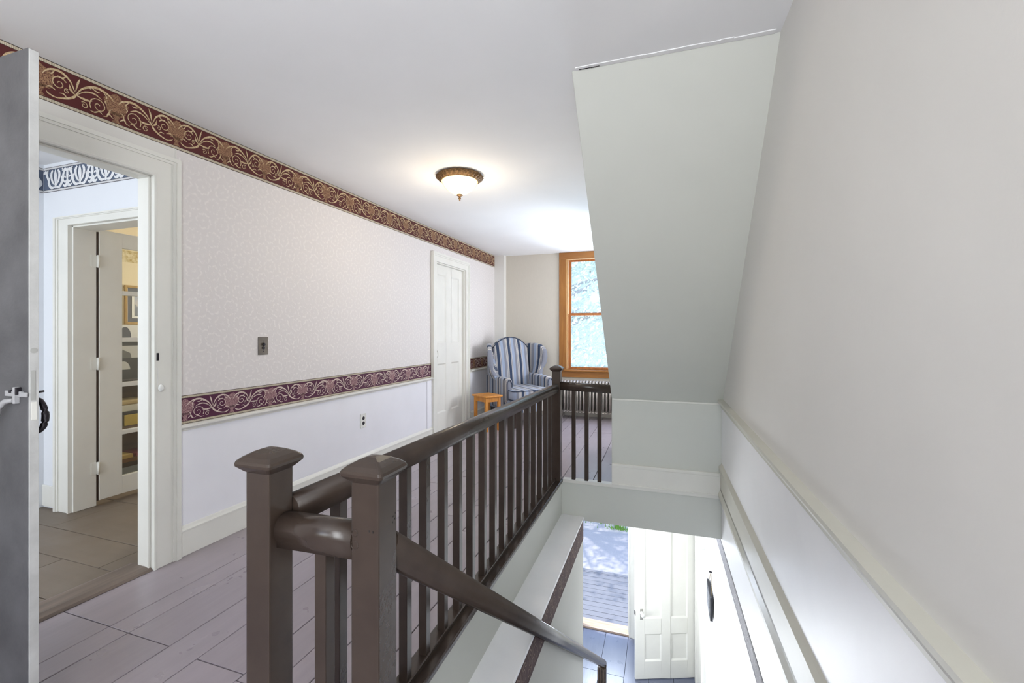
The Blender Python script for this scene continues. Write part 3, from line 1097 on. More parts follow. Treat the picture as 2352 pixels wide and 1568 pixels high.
# low case of shelves along the glass with what stands on it
bc = thing('bookcase', 'brown open bookcase behind the glazed door', 'bookcase', (-4.62, 2.95, 0.0))
M_CASE = mat_wood('brown_case_wood', (84, 62, 42), (110, 84, 58), 1, 0.5)
M_GREYP = mat_flat('grey_plinth', (128, 130, 130))
MB().box(-0.21, 0.13, -0.62, -0.60, 0.0, 0.80).build('side_panel', M_CASE, bc)
MB().box(-0.21, 0.13, 0.60, 0.62, 0.0, 0.80).build('side_panel', M_CASE, bc)
MB().box(-0.225, -0.21, -0.62, 0.62, 0.0, 0.80).build('back_panel', M_CASE, bc)
MB().box(-0.21, 0.13, -0.60, 0.60, 0.0, 0.055).build('plinth', M_GREYP, bc)
MB().box(-0.21, 0.13, -0.60, 0.60, 0.395, 0.418).build('shelf', M_CASE, bc)
MB().box(-0.225, 0.14, -0.63, 0.63, 0.80, 0.825).build('top', mat_flat('dark_top', (70, 64, 62)), bc)


def item(name, label, cat, x0, x1, y0, y1, z0, z1, m, bev=0.003, group=None):
    return tag(MB().box(x0, x1, y0, y1, z0, z1).build(name, m, bevel=bev), label, cat, group)


# arched print in a dark frame, standing on the case top; white card above it
ap = thing('arch_photograph', 'dark photograph of an arch standing on the bookcase top', 'picture', (-4.60, 2.80, 0.826))
MB().box(-0.012, 0.0, -0.19, 0.19, 0.0, 0.335).build('backing', mat_flat('charcoal_print', (66, 66, 66)), ap)
MB().box(0.0, 0.001, -0.188, 0.188, 0.19, 0.30).build('print_sky', mat_flat('pale_print', (196, 194, 190)), ap)
pts = [(-0.115 + 0.055 * math.cos(a), 0.085 + 0.075 * math.sin(a)) for a in [PI * i / 12 for i in range(13)]]
MB().prism(pts, 'x', 0.001, 0.0018).build('print_arch', mat_flat('pale_print', (196, 194, 190)), ap)
pts = [(-0.14, 0.19), (-0.05, 0.19), (-0.06, 0.235), (-0.12, 0.265)]
MB().prism(pts, 'x', 0.001, 0.0018).build('print_rock', mat_flat('grey_print', (110, 108, 106)), ap)
wc = thing('arch_card', 'white card with a grey half disc behind the arch photograph', 'card', (-4.625, 2.80, 0.826))
MB().box(-0.008, 0.0, -0.20, 0.20, 0.0, 0.49).build('card', mat_flat('ivory', (230, 228, 224)), wc)
pts = [(-0.085 + 0.047 * math.cos(a), 0.385 + 0.085 * math.sin(a)) for a in [-0.25 + (PI + 0.5) * i / 14 for i in range(15)]]
MB().prism(pts, 'x', 0.0, 0.0015).build('half_disc', mat_flat('slate_disc', (92, 94, 102)), wc)

item('paper_stack', 'stack of white papers on the upper bookcase shelf', 'papers', -4.70, -4.505, 2.52, 2.82, 0.545, 0.60, mat_flat('white_paper', (204, 200, 186)))
item('envelope', 'crumpled tan envelope on top of the white papers', 'envelope', -4.70, -4.51, 2.53, 2.81, 0.601, 0.645, mat_flat('tan_paper', (186, 164, 118)), 0.014)
item('book', 'dark book lying under the white papers', 'book', -4.71, -4.50, 2.5, 2.84, 0.515, 0.544, mat_flat('dark_cover', (58, 54, 50)))
item('folder', 'mustard yellow folder box on the upper bookcase shelf', 'box', -4.70, -4.495, 2.635, 2.84, 0.419, 0.514, mat_flat('mustard', (186, 160, 70)))
item('book', 'brown book upright beside the mustard folder', 'book', -4.70, -4.50, 2.56, 2.632, 0.419, 0.512, mat_flat('brown_cover', (80, 70, 56)))
for i, (a, c, z0, z1, rgb, lab) in enumerate(((2.5, 2.70, 0.130, 0.165, (176, 146, 84), 'tan book on top of the lower shelf pile, left of the red one'),
                                             (2.72, 2.86, 0.130, 0.16, (122, 54, 56), 'red book on top of the lower shelf pile'),
                                             (2.48, 2.88, 0.095, 0.129, (108, 74, 44), 'brown book in the middle of the lower shelf pile'),
                                             (2.47, 2.89, 0.056, 0.094, (62, 48, 38), 'dark brown book at the bottom of the lower shelf pile'))):
    item('book', lab, 'book', -4.70, -4.49, a, c, z0, z1, mat_flat('cover%d' % i, rgb), 0.003, 'books piled on the lower shelf')

# ------------------------------------------------------------------ entry hall below
ef = MB().box(-2.6, 0.5, 0.8, 6.80, ZF - 0.06, ZF - 0.024).build('entry_floor', M_SUB)
ef['kind'] = 'structure'
for x0, x1, js in [(-2.2, -1.80, []), (-1.80, -1.42, []), (-1.42, -1.10, [5.4]), (-1.10, -0.774, [5.84]), (-0.774, -0.458, [5.835]), (-0.458, -0.16, [5.5]), (-0.16, 0.14, []), (0.14, 0.42, [])]:
    yy = [4.4] + js + [6.64]
    for a, c in zip(yy, yy[1:]):
        g = 0.002
        MB().box(x0 + g, x1 - g, a + g, c - g, ZF - 0.024, ZF).build('floor_board', M_FLOORE, ef, bevel=0.0015, seg=1)
wel = MB().box(-2.3, -2.2, 0.8, 6.7, ZF, ZT).build('wall_entry_left', M_WALLP)
wel['kind'] = 'structure'
wer = MB().box(-2.3, 0.5, 0.78, 0.86, ZF, ZT).build('wall_entry_rear', M_WALLP)
wer['kind'] = 'structure'
tr = MB().box(EX0 - 0.02, EX1 + 0.02, 6.625, 6.82, ZF + 0.002, ZF + 0.035).build('trim_11', mat_wood('entry_sill_wood', (150, 128, 110), (186, 164, 146), 0, 0.4), bevel=0.005)
tr['kind'] = 'structure'
FE = lambda o, y, z: (y, 6.645 - o, z)
casing('trim_12', FE, EX0, EX1, EZ1, 0.09, 0.1, z0=ZF + 0.001, jamb=(-0.155, 0.012))

# panelled entry-hall door, open across the corner
d4 = struct_root('door_4')
p0 = Vector((-0.318, 5.832, 0))
dv = (Vector((0.405, 6.111, 0)) - p0).normalized()
nv = Vector((dv.y, -dv.x, 0))
P4 = lambda o, y, z: tuple(p0 + dv * y + nv * o + Vector((0, 0, ZF + z)))
raised_door(d4, P4, 0, 0.775, 0.012, 2.10, 0.036,
            [(0.118, 0.335, 0.775, 1.95), (0.455, 0.672, 0.775, 1.95), (0.118, 0.335, 0.235, 0.575), (0.455, 0.672, 0.235, 0.575)], M_WHITE, 0.016)
b = MB()
for r, a in ((0.026, 0.002), (0.026, 0.006)):
    pass
kn = MB(lambda x, y, z: P4(z, 0.078 + x, 0.85 + y))
kn.lathe([(0.024, 0), (0.022, 0.006), (0.009, 0.010), (0.009, 0.030), (0.020, 0.036), (0.028, 0.048), (0.024, 0.060), (0.008, 0.066)], (0, 0, 0), 16, M_PORC)
kn.build('knob', M_PORC, d4)
MB(P4).box(0, 0.003, 0.060, 0.096, 0.765, 0.90).build('lock_plate', M_CHROME, d4, bevel=0.001)
MB(P4).box(-0.03, 0.001, -0.003, 0.001, 0.82, 0.87).build('latch', M_IRON, d4)

# side door opening casing on the right wall beside it
cr = struct_root('trim_13')
MB(WR).box(0.003, 0.030, 5.02, 5.13, ZF, -1.0).box(0.003, 0.042, 5.00, 5.025, ZF, -1.0).build('casing_leg', M_WHITE, cr, bevel=0.004)
MB(WR).box(0.003, 0.030, 5.95, 6.09, ZF, -1.0).box(0.003, 0.030, 5.0, 6.12, -1.0, -0.88).build('casing_leg', M_WHITE, cr, bevel=0.004)
MB(WR).box(0.003, 0.008, 5.13, 5.95, ZF, -1.0).build('jamb', M_WHITE, cr)

hp = thing('hanging_picture', 'small dark picture hung by a cord from a nail on the lower stair wall', 'picture', (XR(4.42) - 0.003, 4.42, -1.18))
M_SLATE = mat_mottle('slate_art', (70, 72, 80), (150, 152, 158), 22)
MB().box(-0.030, -0.006, -0.165, 0.165, -0.105, 0.100).build('frame', mat_flat('black_frame', (52, 52, 58), 0.5), hp, bevel=0.003)
MB().box(-0.033, -0.030, -0.145, 0.145, -0.085, 0.080).build('picture_face', M_SLATE, hp)
b = MB()
b.tube([(-0.012, -0.13, 0.10), (-0.008, 0.0, 0.245), (-0.012, 0.13, 0.10)], 0.0025, 6)
b.build('cord', mat_flat('tan_cord', (150, 132, 96)), hp)
MB().tube([(0.0, 0, 0.245), (-0.022, 0, 0.25)], 0.008, 8).build('nail', M_IRON, hp)

# stairs going down
st = struct_root('stairs_down')
rise, run, n = 3.15 / 16, 0.255, 16
for i in range(1, n):
    y = YS0 + 0.01 + run * (i - 1)
    MB().box(-0.60, XR(y) - 0.006, y - 0.02, y + run + 0.01, -rise * i - 0.03, -rise * i).build('tread', M_FLOORE, st, bevel=0.006)
for i in range(n):
    y = YS0 + 0.008 + run * i
    MB().box(-0.60, XR(y) - 0.006, y, y + 0.018, -rise * (i + 1) + 0.002, -rise * i - 0.03).build('riser', M_WHITE, st)
b = MB()
b.prism([(YS0, -0.05), (YS0, -0.45), (4.60, ZF), (4.80, ZF), (4.80, ZF + 0.22)], 'x', -0.632, -0.603)
b.build('stringer', M_WHITE, st)

# ------------------------------------------------------------------ balustrade
bal = thing('balustrade', 'dark brown painted stair balustrade with square newels around the stairwell', 'railing', (-0.86, 0.80, 0))
OFF = Vector((-0.86, 0.80, 0))
XFB = lambda x, y, z: (x + 0.86, y - 0.80, z)
CAP = [(0.034, 0.925), (0.040, 0.930), (0.046, 0.936), (0.0525, 0.943), (0.0535, 0.949), (0.051, 0.955), (0.042, 0.963), (0.028, 0.971), (0.012, 0.977), (0.002, 0.979)]


def newel(x, y, z0=-0.02, h=0.0):
    o = MB(XFB)
    o.box(x - 0.035, x + 0.035, y - 0.035, y + 0.035, z0, 0.930 + h)
    o = o.build('newel_post', M_BROWN, bal, bevel=0.004)
    c = MB(XFB)
    c.lathe([(r, z + h) for r, z in CAP], (x, y, 0), m=M_BROWN, square=True, smooth=False)
    c.build('newel_cap', M_BROWN, o, bevel=0.006, seg=3)
    return o


n1 = newel(-0.878, 0.815)
n2 = newel(-0.6015, 0.835, -0.33)
n3 = newel(-0.842, 3.690, 0.0, -0.006)
# nail holes and old plug marks in the second newel
for y, z in ((0.855, 0.840), (0.863, 0.845), (0.853, 0.828), (0.861, 0.833)):
    MB(XFB).box(-0.5668, -0.5660, y - 0.0013, y + 0.0013, z - 0.0016, z + 0.0016).build('nail_hole', M_SUB, n2)
for x, z in ((-0.589, 0.827), (-0.580, 0.826)):
    MB(XFB).box(x - 0.0013, x + 0.0013, 0.7992, 0.8000, z - 0.002, z + 0.002).build('nail_hole', M_SUB, n2)
b = MB(XFB)
for z, r in ((0.818, 0.0075), (0.792, 0.009)):
    b.tube([(-0.626 + r * math.cos(a), 0.7996, z + r * math.sin(a)) for a in [PI * 2 * i / 14 for i in range(15)]], 0.0009, 5)
b.build('plug_rings', M_BROWN, n2)

RAILP = [(-0.024, -0.034), (0.024, -0.034), (0.024, -0.020), (0.031, -0.006), (0.032, 0.008), (0.027, 0.022), (0.016, 0.032), (0.0, 0.035), (-0.016, 0.032), (-0.027, 0.022), (-0.032, 0.008), (-0.031, -0.006), (-0.024, -0.020)]


def rail(name, pts, sc=1.0):
    b = MB(XFB)
    pts = [Vector(p) for p in pts]
    prof = RAILP[:-1]
    n = len(prof)
    vs = []
    for i, e in enumerate(pts):
        d = (pts[min(i + 1, len(pts) - 1)] - pts[max(i - 1, 0)]).normalized()
        sd = d.cross(Vector((0, 0, 1))).normalized()
        u = sd.cross(d).normalized()
        vs += [e + sd * a * sc + u * c * sc for a, c in prof]
    for j in range(len(pts) - 1):
        b.add(vs[j * n:(j + 2) * n], [(i, (i + 1) % n, (i + 1) % n + n, i + n) for i in range(n)], M_BROWN, True)
    b.add(vs[:n], [tuple(range(n))], M_BROWN)
    b.add(vs[-n:], [tuple(range(n))], M_BROWN)
    return b.build(name, M_BROWN, bal)


ZR = 0.816
rail('handrail', [(-0.858, 0.85, ZR + 0.004), (-0.85, 2.15, ZR - 0.012), (-0.846, 3.655, ZR - 0.036)])
rail('handrail', [(-0.838, 0.820, 0.792), (-0.637, 0.830, 0.792)], 1.05)
rail('handrail', [(-0.807, 3.70, 0.797), (XB, 3.70, 0.785)])
SL = 0.772
ze = lambda y: 0.742 - SL * (y - 0.90)
rail('stair_handrail', [(-0.601, 0.87, ze(0.87)), (-0.60, 2.8, ze(2.8)), (-0.60, 4.89, ze(4.89))], 1.05)
MB(XFB).box(-0.895, -0.838, 0.85, 3.655, 0.001, 0.026).build('base_rail', M_BROWN, bal, bevel=0.004)
# landing balusters
ys = [1.03, 1.205, 1.372, 1.507, 1.655, 1.797, 1.940, 2.087, 2.235, 2.382, 2.536, 2.700, 2.866, 3.028, 3.194, 3.376, 3.52]
proto = None
for y in ys:
    if proto is None:
        b = MB()
        b.box(-0.0165, 0.0165, -0.0165, 0.0165, 0.02, 0.79)
        proto = b.build('baluster', M_BROWN, bal, bevel=0.002)
        o = proto
    else:
        o = proto.copy()
        COL.objects.link(o)
    zr = ZR - 0.036 * (y - 0.85) / 2.8 - 0.02
    o.location = (0.0, y - 0.80, 0)
    o.scale = (1, 1, zr / 0.79)
for x, y in ((-0.745, 0.845), (-0.700, 3.70), (-0.592, 3.70), (-0.486, 3.70)):
    o = proto.copy()
    COL.objects.link(o)
    o.location = (x + 0.86, y - 0.80, 0)
    o.scale = (0.95, 0.95, 0.975)
# bottom newel of the stairs
b = MB(XFB)
b.box(-0.655, -0.575, 4.80, 4.88, ZF + 0.001, ze(4.84) - 0.03)
for dx in (-0.028, 0.0, 0.028):
    b.box(-0.615 + dx - 0.009, -0.615 + dx + 0.009, 4.790, 4.81, ZF + 0.12, ze(4.84) - 0.035)
for dy in (-0.024, 0.0, 0.024):
    b.box(-0.58, -0.565, 4.84 + dy - 0.008, 4.84 + dy + 0.008, ZF + 0.12, ze(4.84) - 0.035)
b.build('newel_post', M_BROWN, bal, bevel=0.003)

# ------------------------------------------------------------------ ceiling lamp
lx, ly = -1.463, 3.095
lp = thing('ceiling_lamp', 'flush ceiling lamp with bronze rim and glowing alabaster bowl', 'lamp', (lx, ly, ZC))
b = MB()
b.lathe([(0.150, -0.001), (0.168, -0.004), (0.172, -0.014), (0.166, -0.026), (0.150, -0.038), (0.138, -0.048), (0.130, -0.052), (0.118, -0.052)], (0, 0, 0), 48, M_BRONZE)
rim = b.build('rim', M_BRONZE, lp)
leaf = None
for i in range(28):
    a = 2 * PI * i / 28
    if leaf is None:
        q = MB()
        q.add([(0.166, 0.0, -0.006), (0.176, -0.013, -0.016), (0.176, 0.013, -0.016), (0.150, -0.010, -0.040), (0.150, 0.010, -0.040), (0.134, 0, -0.052), (0.181, 0, -0.018), (0.158, 0, -0.042)],
              [(0, 1, 6), (0, 6, 2), (1, 3, 7, 6), (6, 7, 4, 2), (3, 5, 7), (7, 5, 4)], M_BRONZE, True)
        leaf = q.build('rim_leaf', M_BRONZE, rim)
        o = leaf
    else:
        o = leaf.copy()
        COL.objects.link(o)
    o.rotation_euler = (0, 0, a)


def mat_bowl():
    t = NT('lit_alabaster')
    n = t.noise(t.coord(), 9, 3)
    lw = t.new('ShaderNodeLayerWeight')
    lw.inputs[0].default_value = 0.35
    t.col(lin((250, 232, 180)))
    e = t.ramp(lw.outputs['Facing'], [(0.25, (1.0, 0.93, 0.74, 1)), (0.70, (1.0, 0.60, 0.16, 1))])
    t.link(e, t.b.inputs['Emission Color'])
    t.link(t.math('ADD', t.math('MULTIPLY', n, 1.0), 0.75), t.b.inputs['Emission Strength'])
    t.rough(0.3)
    return t.m


M_BOWL = mat_bowl()
b = MB()
b.lathe([(0.132, -0.050), (0.136, -0.056), (0.131, -0.072), (0.118, -0.096), (0.098, -0.120), (0.072, -0.142), (0.045, -0.158), (0.022, -0.167), (0.006, -0.169)], (0, 0, 0), 40, M_BOWL)
b.build('glass_bowl', M_BOWL, lp)
b = MB()
b.lathe([(0.006, -0.163), (0.022, -0.166), (0.025, -0.171), (0.016, -0.178), (0.009, -0.184), (0.007, -0.192), (0.011, -0.197), (0.010, -0.202), (0.005, -0.207), (0.006, -0.213), (0.001, -0.222)], (0, 0, 0), 20, M_BRONZE)
b.build('finial', M_BRONZE, lp)
lp.scale = (1.02, 1.02, 0.89)
lo = light('lamp_bulb', 'POINT', (lx, ly, ZC - 0.42), 8, (1.0, 0.86, 0.66), 0.10)

# ------------------------------------------------------------------ switch and outlet
sw = thing('light_switch', 'brown metal plate with two push buttons on the papered wall', 'switch', WL(0, 2.302, 1.158))
MB().box(0, 0.006, -0.037, 0.037, -0.060, 0.060).build('plate', mat_paint('brown_brass', (110, 102, 92), 0.4, 0.1, 20, 0.2, metal=0.4), sw, bevel=0.002)
q = MB(lambda x, y, z: (z, x, y))
q.lathe([(0.010, 0), (0.010, 0.010), (0.008, 0.012)], (0, 0.010, 0.005), 14, M_IRON).build('upper_button', M_IRON, sw)
q = MB(lambda x, y, z: (z, x, y))
q.lathe([(0.010, 0), (0.010, 0.006), (0.008, 0.007)], (0, -0.014, 0.005), 14, M_IRON).build('lower_button', M_IRON, sw)
for z in (0.033, -0.036):
    q = MB(lambda x, y, zz: (zz, x, y))
    q.lathe([(0.0035, 0), (0.003, 0.0015)], (0, z, 0.006), 8, M_IRON).build('screw', M_IRON, sw)
ot = thing('power_outlet', 'white outlet plate with two dark sockets on the wainscot', 'outlet', WL(0.006, 3.335, 0.462))
MB().box(0, 0.005, -0.037, 0.037, -0.062, 0.062).build('plate', M_PORC, ot, bevel=0.002)
for z in (0.022, -0.022):
    q = MB(lambda x, y, zz: (zz, x, y))
    q.lathe([(0.0165, 0), (0.0165, 0.003), (0.015, 0.0035)], (0, z, 0.004), 16, M_IRON).build('socket', mat_flat('dark_socket', (44, 38, 40)), ot)


# ------------------------------------------------------------------ armchair
def mat_stripe(name, axis, period=0.172, off=0.0):
    t = NT(name)
    tc = t.new('ShaderNodeTexCoord')
    s = t.new('ShaderNodeSeparateXYZ')
    t.link(tc.outputs['Object'], s.inputs[0])
    f = t.math('FRACT', t.math('ADD', t.math('DIVIDE', s.outputs[axis], period), off + 100))
    NAVY, BLUE, GREY, CRM = lin((44, 60, 88)), lin((152, 164, 188)), lin((128, 130, 142)), lin((212, 206, 196))
    stops = [(0.0, NAVY), (0.24, CRM), (0.27, GREY), (0.33, CRM), (0.36, BLUE), (0.50, BLUE), (0.60, GREY), (0.80, CRM), (0.83, GREY), (0.89, CRM), (0.93, GREY), (0.97, CRM)]
    t.col(t.ramp(f, stops, 'CONSTANT'))
    t.rough(0.85)
    t.b.inputs['Sheen Weight'].default_value = 0.2
    t.bump(t.noise(t.coord(), 260, 2), 0.2, 0.002)
    return t.m


F_X = mat_stripe('stripe_across', 0, off=0.38)
F_Y = mat_stripe('stripe_along', 1, off=0.1)
F_PIPE = mat_flat('navy_piping', (44, 58, 84))
ch = thing('armchair', 'wingback armchair in blue and grey striped fabric in the corner by the window', 'chair', (-1.85, 5.93, 0), math.radians(46))


def pillow_prism(poly, axis, a, b, m, name, bev=0.03, seg=4, puff=0.0):
    mb = MB()
    mb.prism(poly, axis, a, b)
    o = mb.build(name, m, ch, bevel=bev, seg=seg)
    for p in o.data.polygons:
        p.use_smooth = True
    return o


def arc(cx, cz, r, a0, a1, n=10, sx=1.0):
    return [(cx + sx * r * math.cos(a0 + (a1 - a0) * i / n), cz + r * math.sin(a0 + (a1 - a0) * i / n)) for i in range(n + 1)]


# seat deck and front rail
pillow_prism([(-0.345, 0.20), (0.345, 0.20), (0.345, 0.355), (-0.345, 0.355)], 'y', -0.395, 0.34, F_X, 'seat_base', 0.015)
# seat cushion, T front
mb = MB()
TP = [(-0.262, 0.26), (-0.262, -0.235), (-0.345, -0.255), (-0.345, -0.385), (-0.30, -0.425), (0.30, -0.425), (0.345, -0.385), (0.345, -0.255), (0.262, -0.235), (0.262, 0.26)]
mb.prism(TP, 'z', 0.362, 0.495)
cu = mb.build('seat_cushion', F_X, ch, bevel=0.028, seg=4)
for p in cu.data.polygons:
    p.use_smooth = True
b = MB()
for z in (0.372, 0.486):
    b.tube([(-0.343, -0.26, z), (-0.343, -0.383, z), (-0.298, -0.423, z), (0.298, -0.423, z), (0.343, -0.383, z), (0.343, -0.26, z)], 0.006, 6)
b.build('piping', F_PIPE, cu)
# backrest: arched, leaning back, softly rounded
NX, NZ = 14, 14
vs, fs = [], []


def bpt(i, j, side):
    u = -1 + 2 * i / NX
    x = 0.285 * u
    top = 1.175 - 0.15 * abs(u) ** 2.3
    z = 0.36 + (top - 0.36) * j / NZ
    bulge = 0.045 * (1 - u ** 4) * math.sin(PI * min(1, 0.12 + 0.8 * j / NZ))
    y = 0.24 + 0.16 * (z - 0.36)
    return (x, y - bulge, z) if side == 0 else (x, y + 0.10 - 0.02 * u * u, z)


for s in (0, 1):
    for j in range(NZ + 1):
        for i in range(NX + 1):
            vs.append(bpt(i, j, s))
W1 = NX + 1
T = W1 * (NZ + 1)
for j in range(NZ):
    for i in range(NX):
        a = j * W1 + i
        fs.append((a, a + 1, a + W1 + 1, a + W1))
        fs.append((T + a, T + a + W1, T + a + W1 + 1, T + a + 1))
for i in range(NX):
    a = NZ * W1 + i
    fs.append((a, a + 1, T + a + 1, T + a))
    fs.append((i, T + i, T + i + 1, i + 1))
for j in range(NZ):
    for i in (0, NX):
        a = j * W1 + i
        fs.append((a, a + W1, T + a + W1, T + a))
mb = MB()
mb.add(vs, fs, F_X, True)
bk = mb.build('backrest', F_X, ch, bevel=0.018, seg=3)
b = MB()
b.tube([bpt(i, NZ, 0) for i in range(NX + 1)], 0.006, 6)
b.build('piping', F_PIPE, bk)
# wings and arms
for s in (-1, 1):
    xa, xb = s * 0.275, s * 0.345
    wing = [(0.43, 0.60), (0.44, 1.06), (0.40, 1.085), (0.30, 1.09), (0.20, 1.075), (0.13, 1.03), (0.095, 0.96), (0.09, 0.88), (0.105, 0.80), (0.12, 0.72), (0.10, 0.66), (0.06, 0.62), (0.06, 0.58), (0.40, 0.58)]
    mb = MB(lambda x, y, z, s=s: (x + s * 0.42 * (0.43 - y) * min(1.0, max(0.0, (z - 0.55) / 0.25)), y, z))
    mb.prism(wing, 'x', xa, xb)
    w = mb.build('wing', F_Y, ch, bevel=0.026, seg=4)
    for p in w.data.polygons:
        p.use_smooth = True
    arm = [(-0.235, 0.34), (-0.24, 0.56), (-0.23, 0.61), (-0.20, 0.635), (-0.14, 0.64), (0.10, 0.645), (0.43, 0.66), (0.43, 0.22), (-0.1, 0.22)]
    ar = pillow_prism(arm, 'x', s * 0.265, s * 0.365, F_Y, 'arm', 0.032, 4)
    b = MB()
    b.tube([(s * 0.352, -0.236, 0.36), (s * 0.352, -0.242, 0.56), (s * 0.33, -0.238, 0.615), (s * 0.30, -0.238, 0.615), (s * 0.278, -0.242, 0.56), (s * 0.278, -0.240, 0.52)], 0.005, 6)
    b.build('piping', F_PIPE, ar)
# outside back
for x, y in ((-0.29, -0.33), (0.29, -0.33), (-0.28, 0.36), (0.28, 0.36)):
    b = MB()
    b.lathe([(0.016, 0.0), (0.020, 0.01), (0.017, 0.06), (0.026, 0.18), (0.028, 0.21)], (x, y, 0), m=M_DARKW, square=True, smooth=False)
    b.build('leg', M_DARKW, ch, bevel=0.003)

# ------------------------------------------------------------------ stool
stl = thing('stool', 'small honey coloured wooden stool beside the striped armchair', 'stool', (-2.125, 5.315, 0), math.radians(-33))
MB().box(-0.155, 0.155, -0.135, 0.135, 0.428, 0.450).build('seat', M_STOOL, stl, bevel=0.006)
for sx in (-1, 1):
    for sy in (-1, 1):
        MB().box(sx * 0.135, sx * 0.100, sy * 0.115, sy * 0.080, 0, 0.428).build('leg', M_STOOL, stl, bevel=0.003)
for sx in (-1, 1):
    MB().box(sx * 0.129, sx * 0.112, -0.08, 0.08, 0.370, 0.428).build('apron', M_STOOL, stl)
    MB().box(-0.10, 0.10, sx * 0.109, sx * 0.092, 0.370, 0.428).build('apron', M_STOOL, stl)

# ------------------------------------------------------------------ radiator
rd = thing('radiator', 'silver cast iron column radiator under the end window', 'radiator', (-1.02, 6.44, 0))
NS = 17
sec = None
for i in range(NS):
    x = -0.365 + 0.0462 * i
    if sec is None:
        b = MB()
        for y in (-0.085, -0.03, 0.03, 0.085):
            b.tube([(0, y, 0.115), (0, y, 0.50)], 0.0150, 8)
        b.tube([(0, -0.092, 0.115), (0, -0.06, 0.105), (0, 0.06, 0.105), (0, 0.092, 0.115)], 0.0195, 8)
        b.tube([(0, -0.094, 0.495), (0, -0.075, 0.525), (0, 0, 0.535), (0, 0.075, 0.525), (0, 0.094, 0.495)], 0.0185, 8)
        sec = b.build('section', M_SILVER, rd)
        o = sec
    else:
        o = sec.copy()
        COL.objects.link(o)
    o.location = (x, 0, 0)
for x in (-0.365, 0.374):
    for y in (-0.07, 0.07):
        MB().lathe([(0.020, 0), (0.016, 0.02), (0.014, 0.06), (0.020, 0.115)], (x, y, 0), 10).build('foot', M_SILVER, rd)
MB().box(-0.36, 0.37, -0.01, 0.01, 0.10, 0.13).build('connector', M_SILVER, rd)

# ------------------------------------------------------------------ outdoors
pd = struct_root('porch_floor')
M_PORCH = mat_flat('grey_porch_paint', (118, 120, 130), 0.5)
y = 6.815
while y < 8.35:
    MB().box(-3.2, 1.6, y + 0.004, y + 0.121, ZF - 0.10, ZF - 0.07 + random.uniform(-0.001, 0.001)).build('deck_board', M_PORCH, pd, bevel=0.002, seg=1)
    y += 0.125
MB().box(-3.2, 1.6, 8.35, 8.39, ZF - 0.32, ZF - 0.065).box(-3.2, 1.6, 6.80, 8.35, ZF - 0.16, ZF - 0.11).build('deck_frame', M_PORCH, pd)
gr = MB().box(-30, 30, 6.8, 60, -3.62, -3.5).build('ground', mat_paint('gravel_drive', (172, 170, 176), 0.9, 0.03, 30, 0.2))
gr['kind'] = 'structure'
# grass tufts at the edge of the drive
b = MB()
for k in range(420):
    x = random.uniform(-4.5, -0.6) if k % 3 else random.gauss(-1.0, 0.12)
    yb = random.gauss(11.25, 0.1) if k % 3 else random.gauss(11.0, 0.06)
    h = random.uniform(0.06, 0.16)
    a = random.uniform(0, 2 * PI)
    dx, dy = 0.010 * math.cos(a), 0.010 * math.sin(a)
    lx_, ly_ = random.uniform(-0.05, 0.05), random.uniform(-0.05, 0.05)
    b.add([(x - dx, yb - dy, -3.5), (x + dx, yb + dy, -3.5), (x + lx_, yb + ly_, -3.5 + h)], [(0, 1, 2)])
M_GRASS = mat_flat('bright_grass', (122, 168, 70), 0.7)
g = b.build('grass', M_GRASS)
tag(g, 'thin green grass tufts at the edge of the gravel drive', 'grass')
g['kind'] = 'stuff'


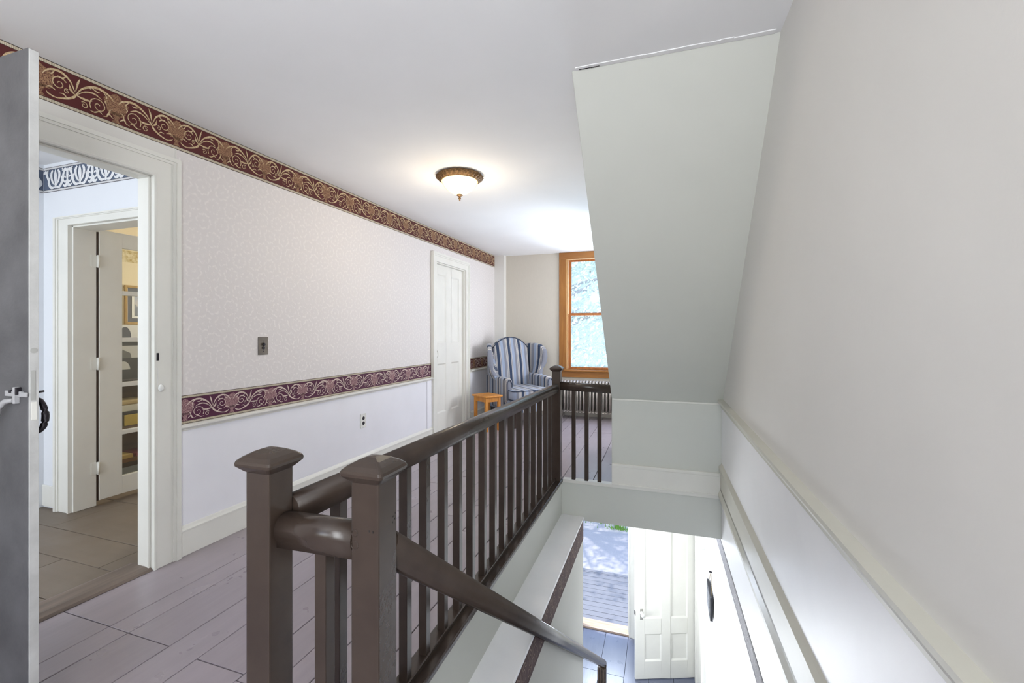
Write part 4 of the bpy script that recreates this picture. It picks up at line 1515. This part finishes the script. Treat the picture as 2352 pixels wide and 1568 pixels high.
def mat_leaf():
    t = NT('leaf_bleached')
    oi = t.noise(t.coord(), 1.5, 3)
    c = t.ramp(oi, [(0.3, lin((186, 198, 178))), (0.7, lin((218, 226, 208)))])  # near-white leaves: the overexposed look is put into their colour
    t.col(c)
    t.rough(0.5)
    tl = t.new('ShaderNodeBsdfTranslucent')
    t.link(c, tl.inputs[0])
    m = t.new('ShaderNodeMixShader')
    m.inputs[0].default_value = 0.5
    t.link(t.b.outputs[0], m.inputs[1])
    t.link(tl.outputs[0], m.inputs[2])
    t.link(m.outputs[0], t.out.inputs['Surface'])
    return t.m


M_LEAF = mat_leaf()
M_BARK = mat_wood('grey_bark', (92, 82, 72), (124, 112, 100), 2, 0.9, 0.4)


def tree(name, label, x, y, h, spread, zc, nleaf, seed, leaf=0.07):
    rnd = random.Random(seed)
    t = thing(name, label, 'tree', (x, y, -3.5))
    b = MB()
    top = h * 0.8
    b.tube([(0, 0, 0), (0.1, 0.05, h * 0.25), (0.0, 0.1, h * 0.5), (0.15, 0.0, top)], [0.22, 0.17, 0.12, 0.05], 10)
    tips = []
    for k in range(16):
        z = h * rnd.uniform(0.22, 0.75)
        a = rnd.uniform(0, 2 * PI)
        L = spread * rnd.uniform(0.45, 0.95)
        e = (L * math.cos(a), L * math.sin(a), z + rnd.uniform(0.1, 0.9))
        mid = (e[0] * 0.5, e[1] * 0.5, (z + e[2]) / 2 + 0.12)
        b.tube([(0.04, 0.05, z), mid, e], [0.07, 0.045, 0.015], 6)
        tips += [e, mid]
    b.build('trunk', M_BARK, t)
    b = MB()
    for k in range(nleaf):
        c = rnd.choice(tips)
        r = spread * 0.34
        p = Vector((c[0] + rnd.gauss(0, r), c[1] + rnd.gauss(0, r), c[2] + rnd.gauss(0, r * 0.75)))
        s = leaf * rnd.uniform(0.7, 1.3)
        n = Vector((rnd.gauss(0, 1), rnd.gauss(0, 1), rnd.gauss(0, 1))).normalized()
        u = n.orthogonal().normalized() * s
        v = n.cross(u)
        b.add([p - u, p + v * 0.55, p + u * 1.2, p - v * 0.55], [(0, 1, 2, 3)])
    o = b.build('foliage', M_LEAF, t)
    o['kind'] = 'stuff'


tree('tree', 'nearest leafy tree outside the end window, shading the gravel drive', -2.9, 10.9, 8.2, 2.5, 0, 13000, 3, 0.045)
tree('tree', 'second leafy tree, standing beyond the nearest one outside the window', -1.9, 20.0, 9.8, 2.7, 0, 24000, 5, 0.085)
tree('tree', 'farthest leafy tree, left of and beyond the other two outside the window', -6.6, 27.5, 11.5, 3.4, 0, 22000, 9, 0.11)
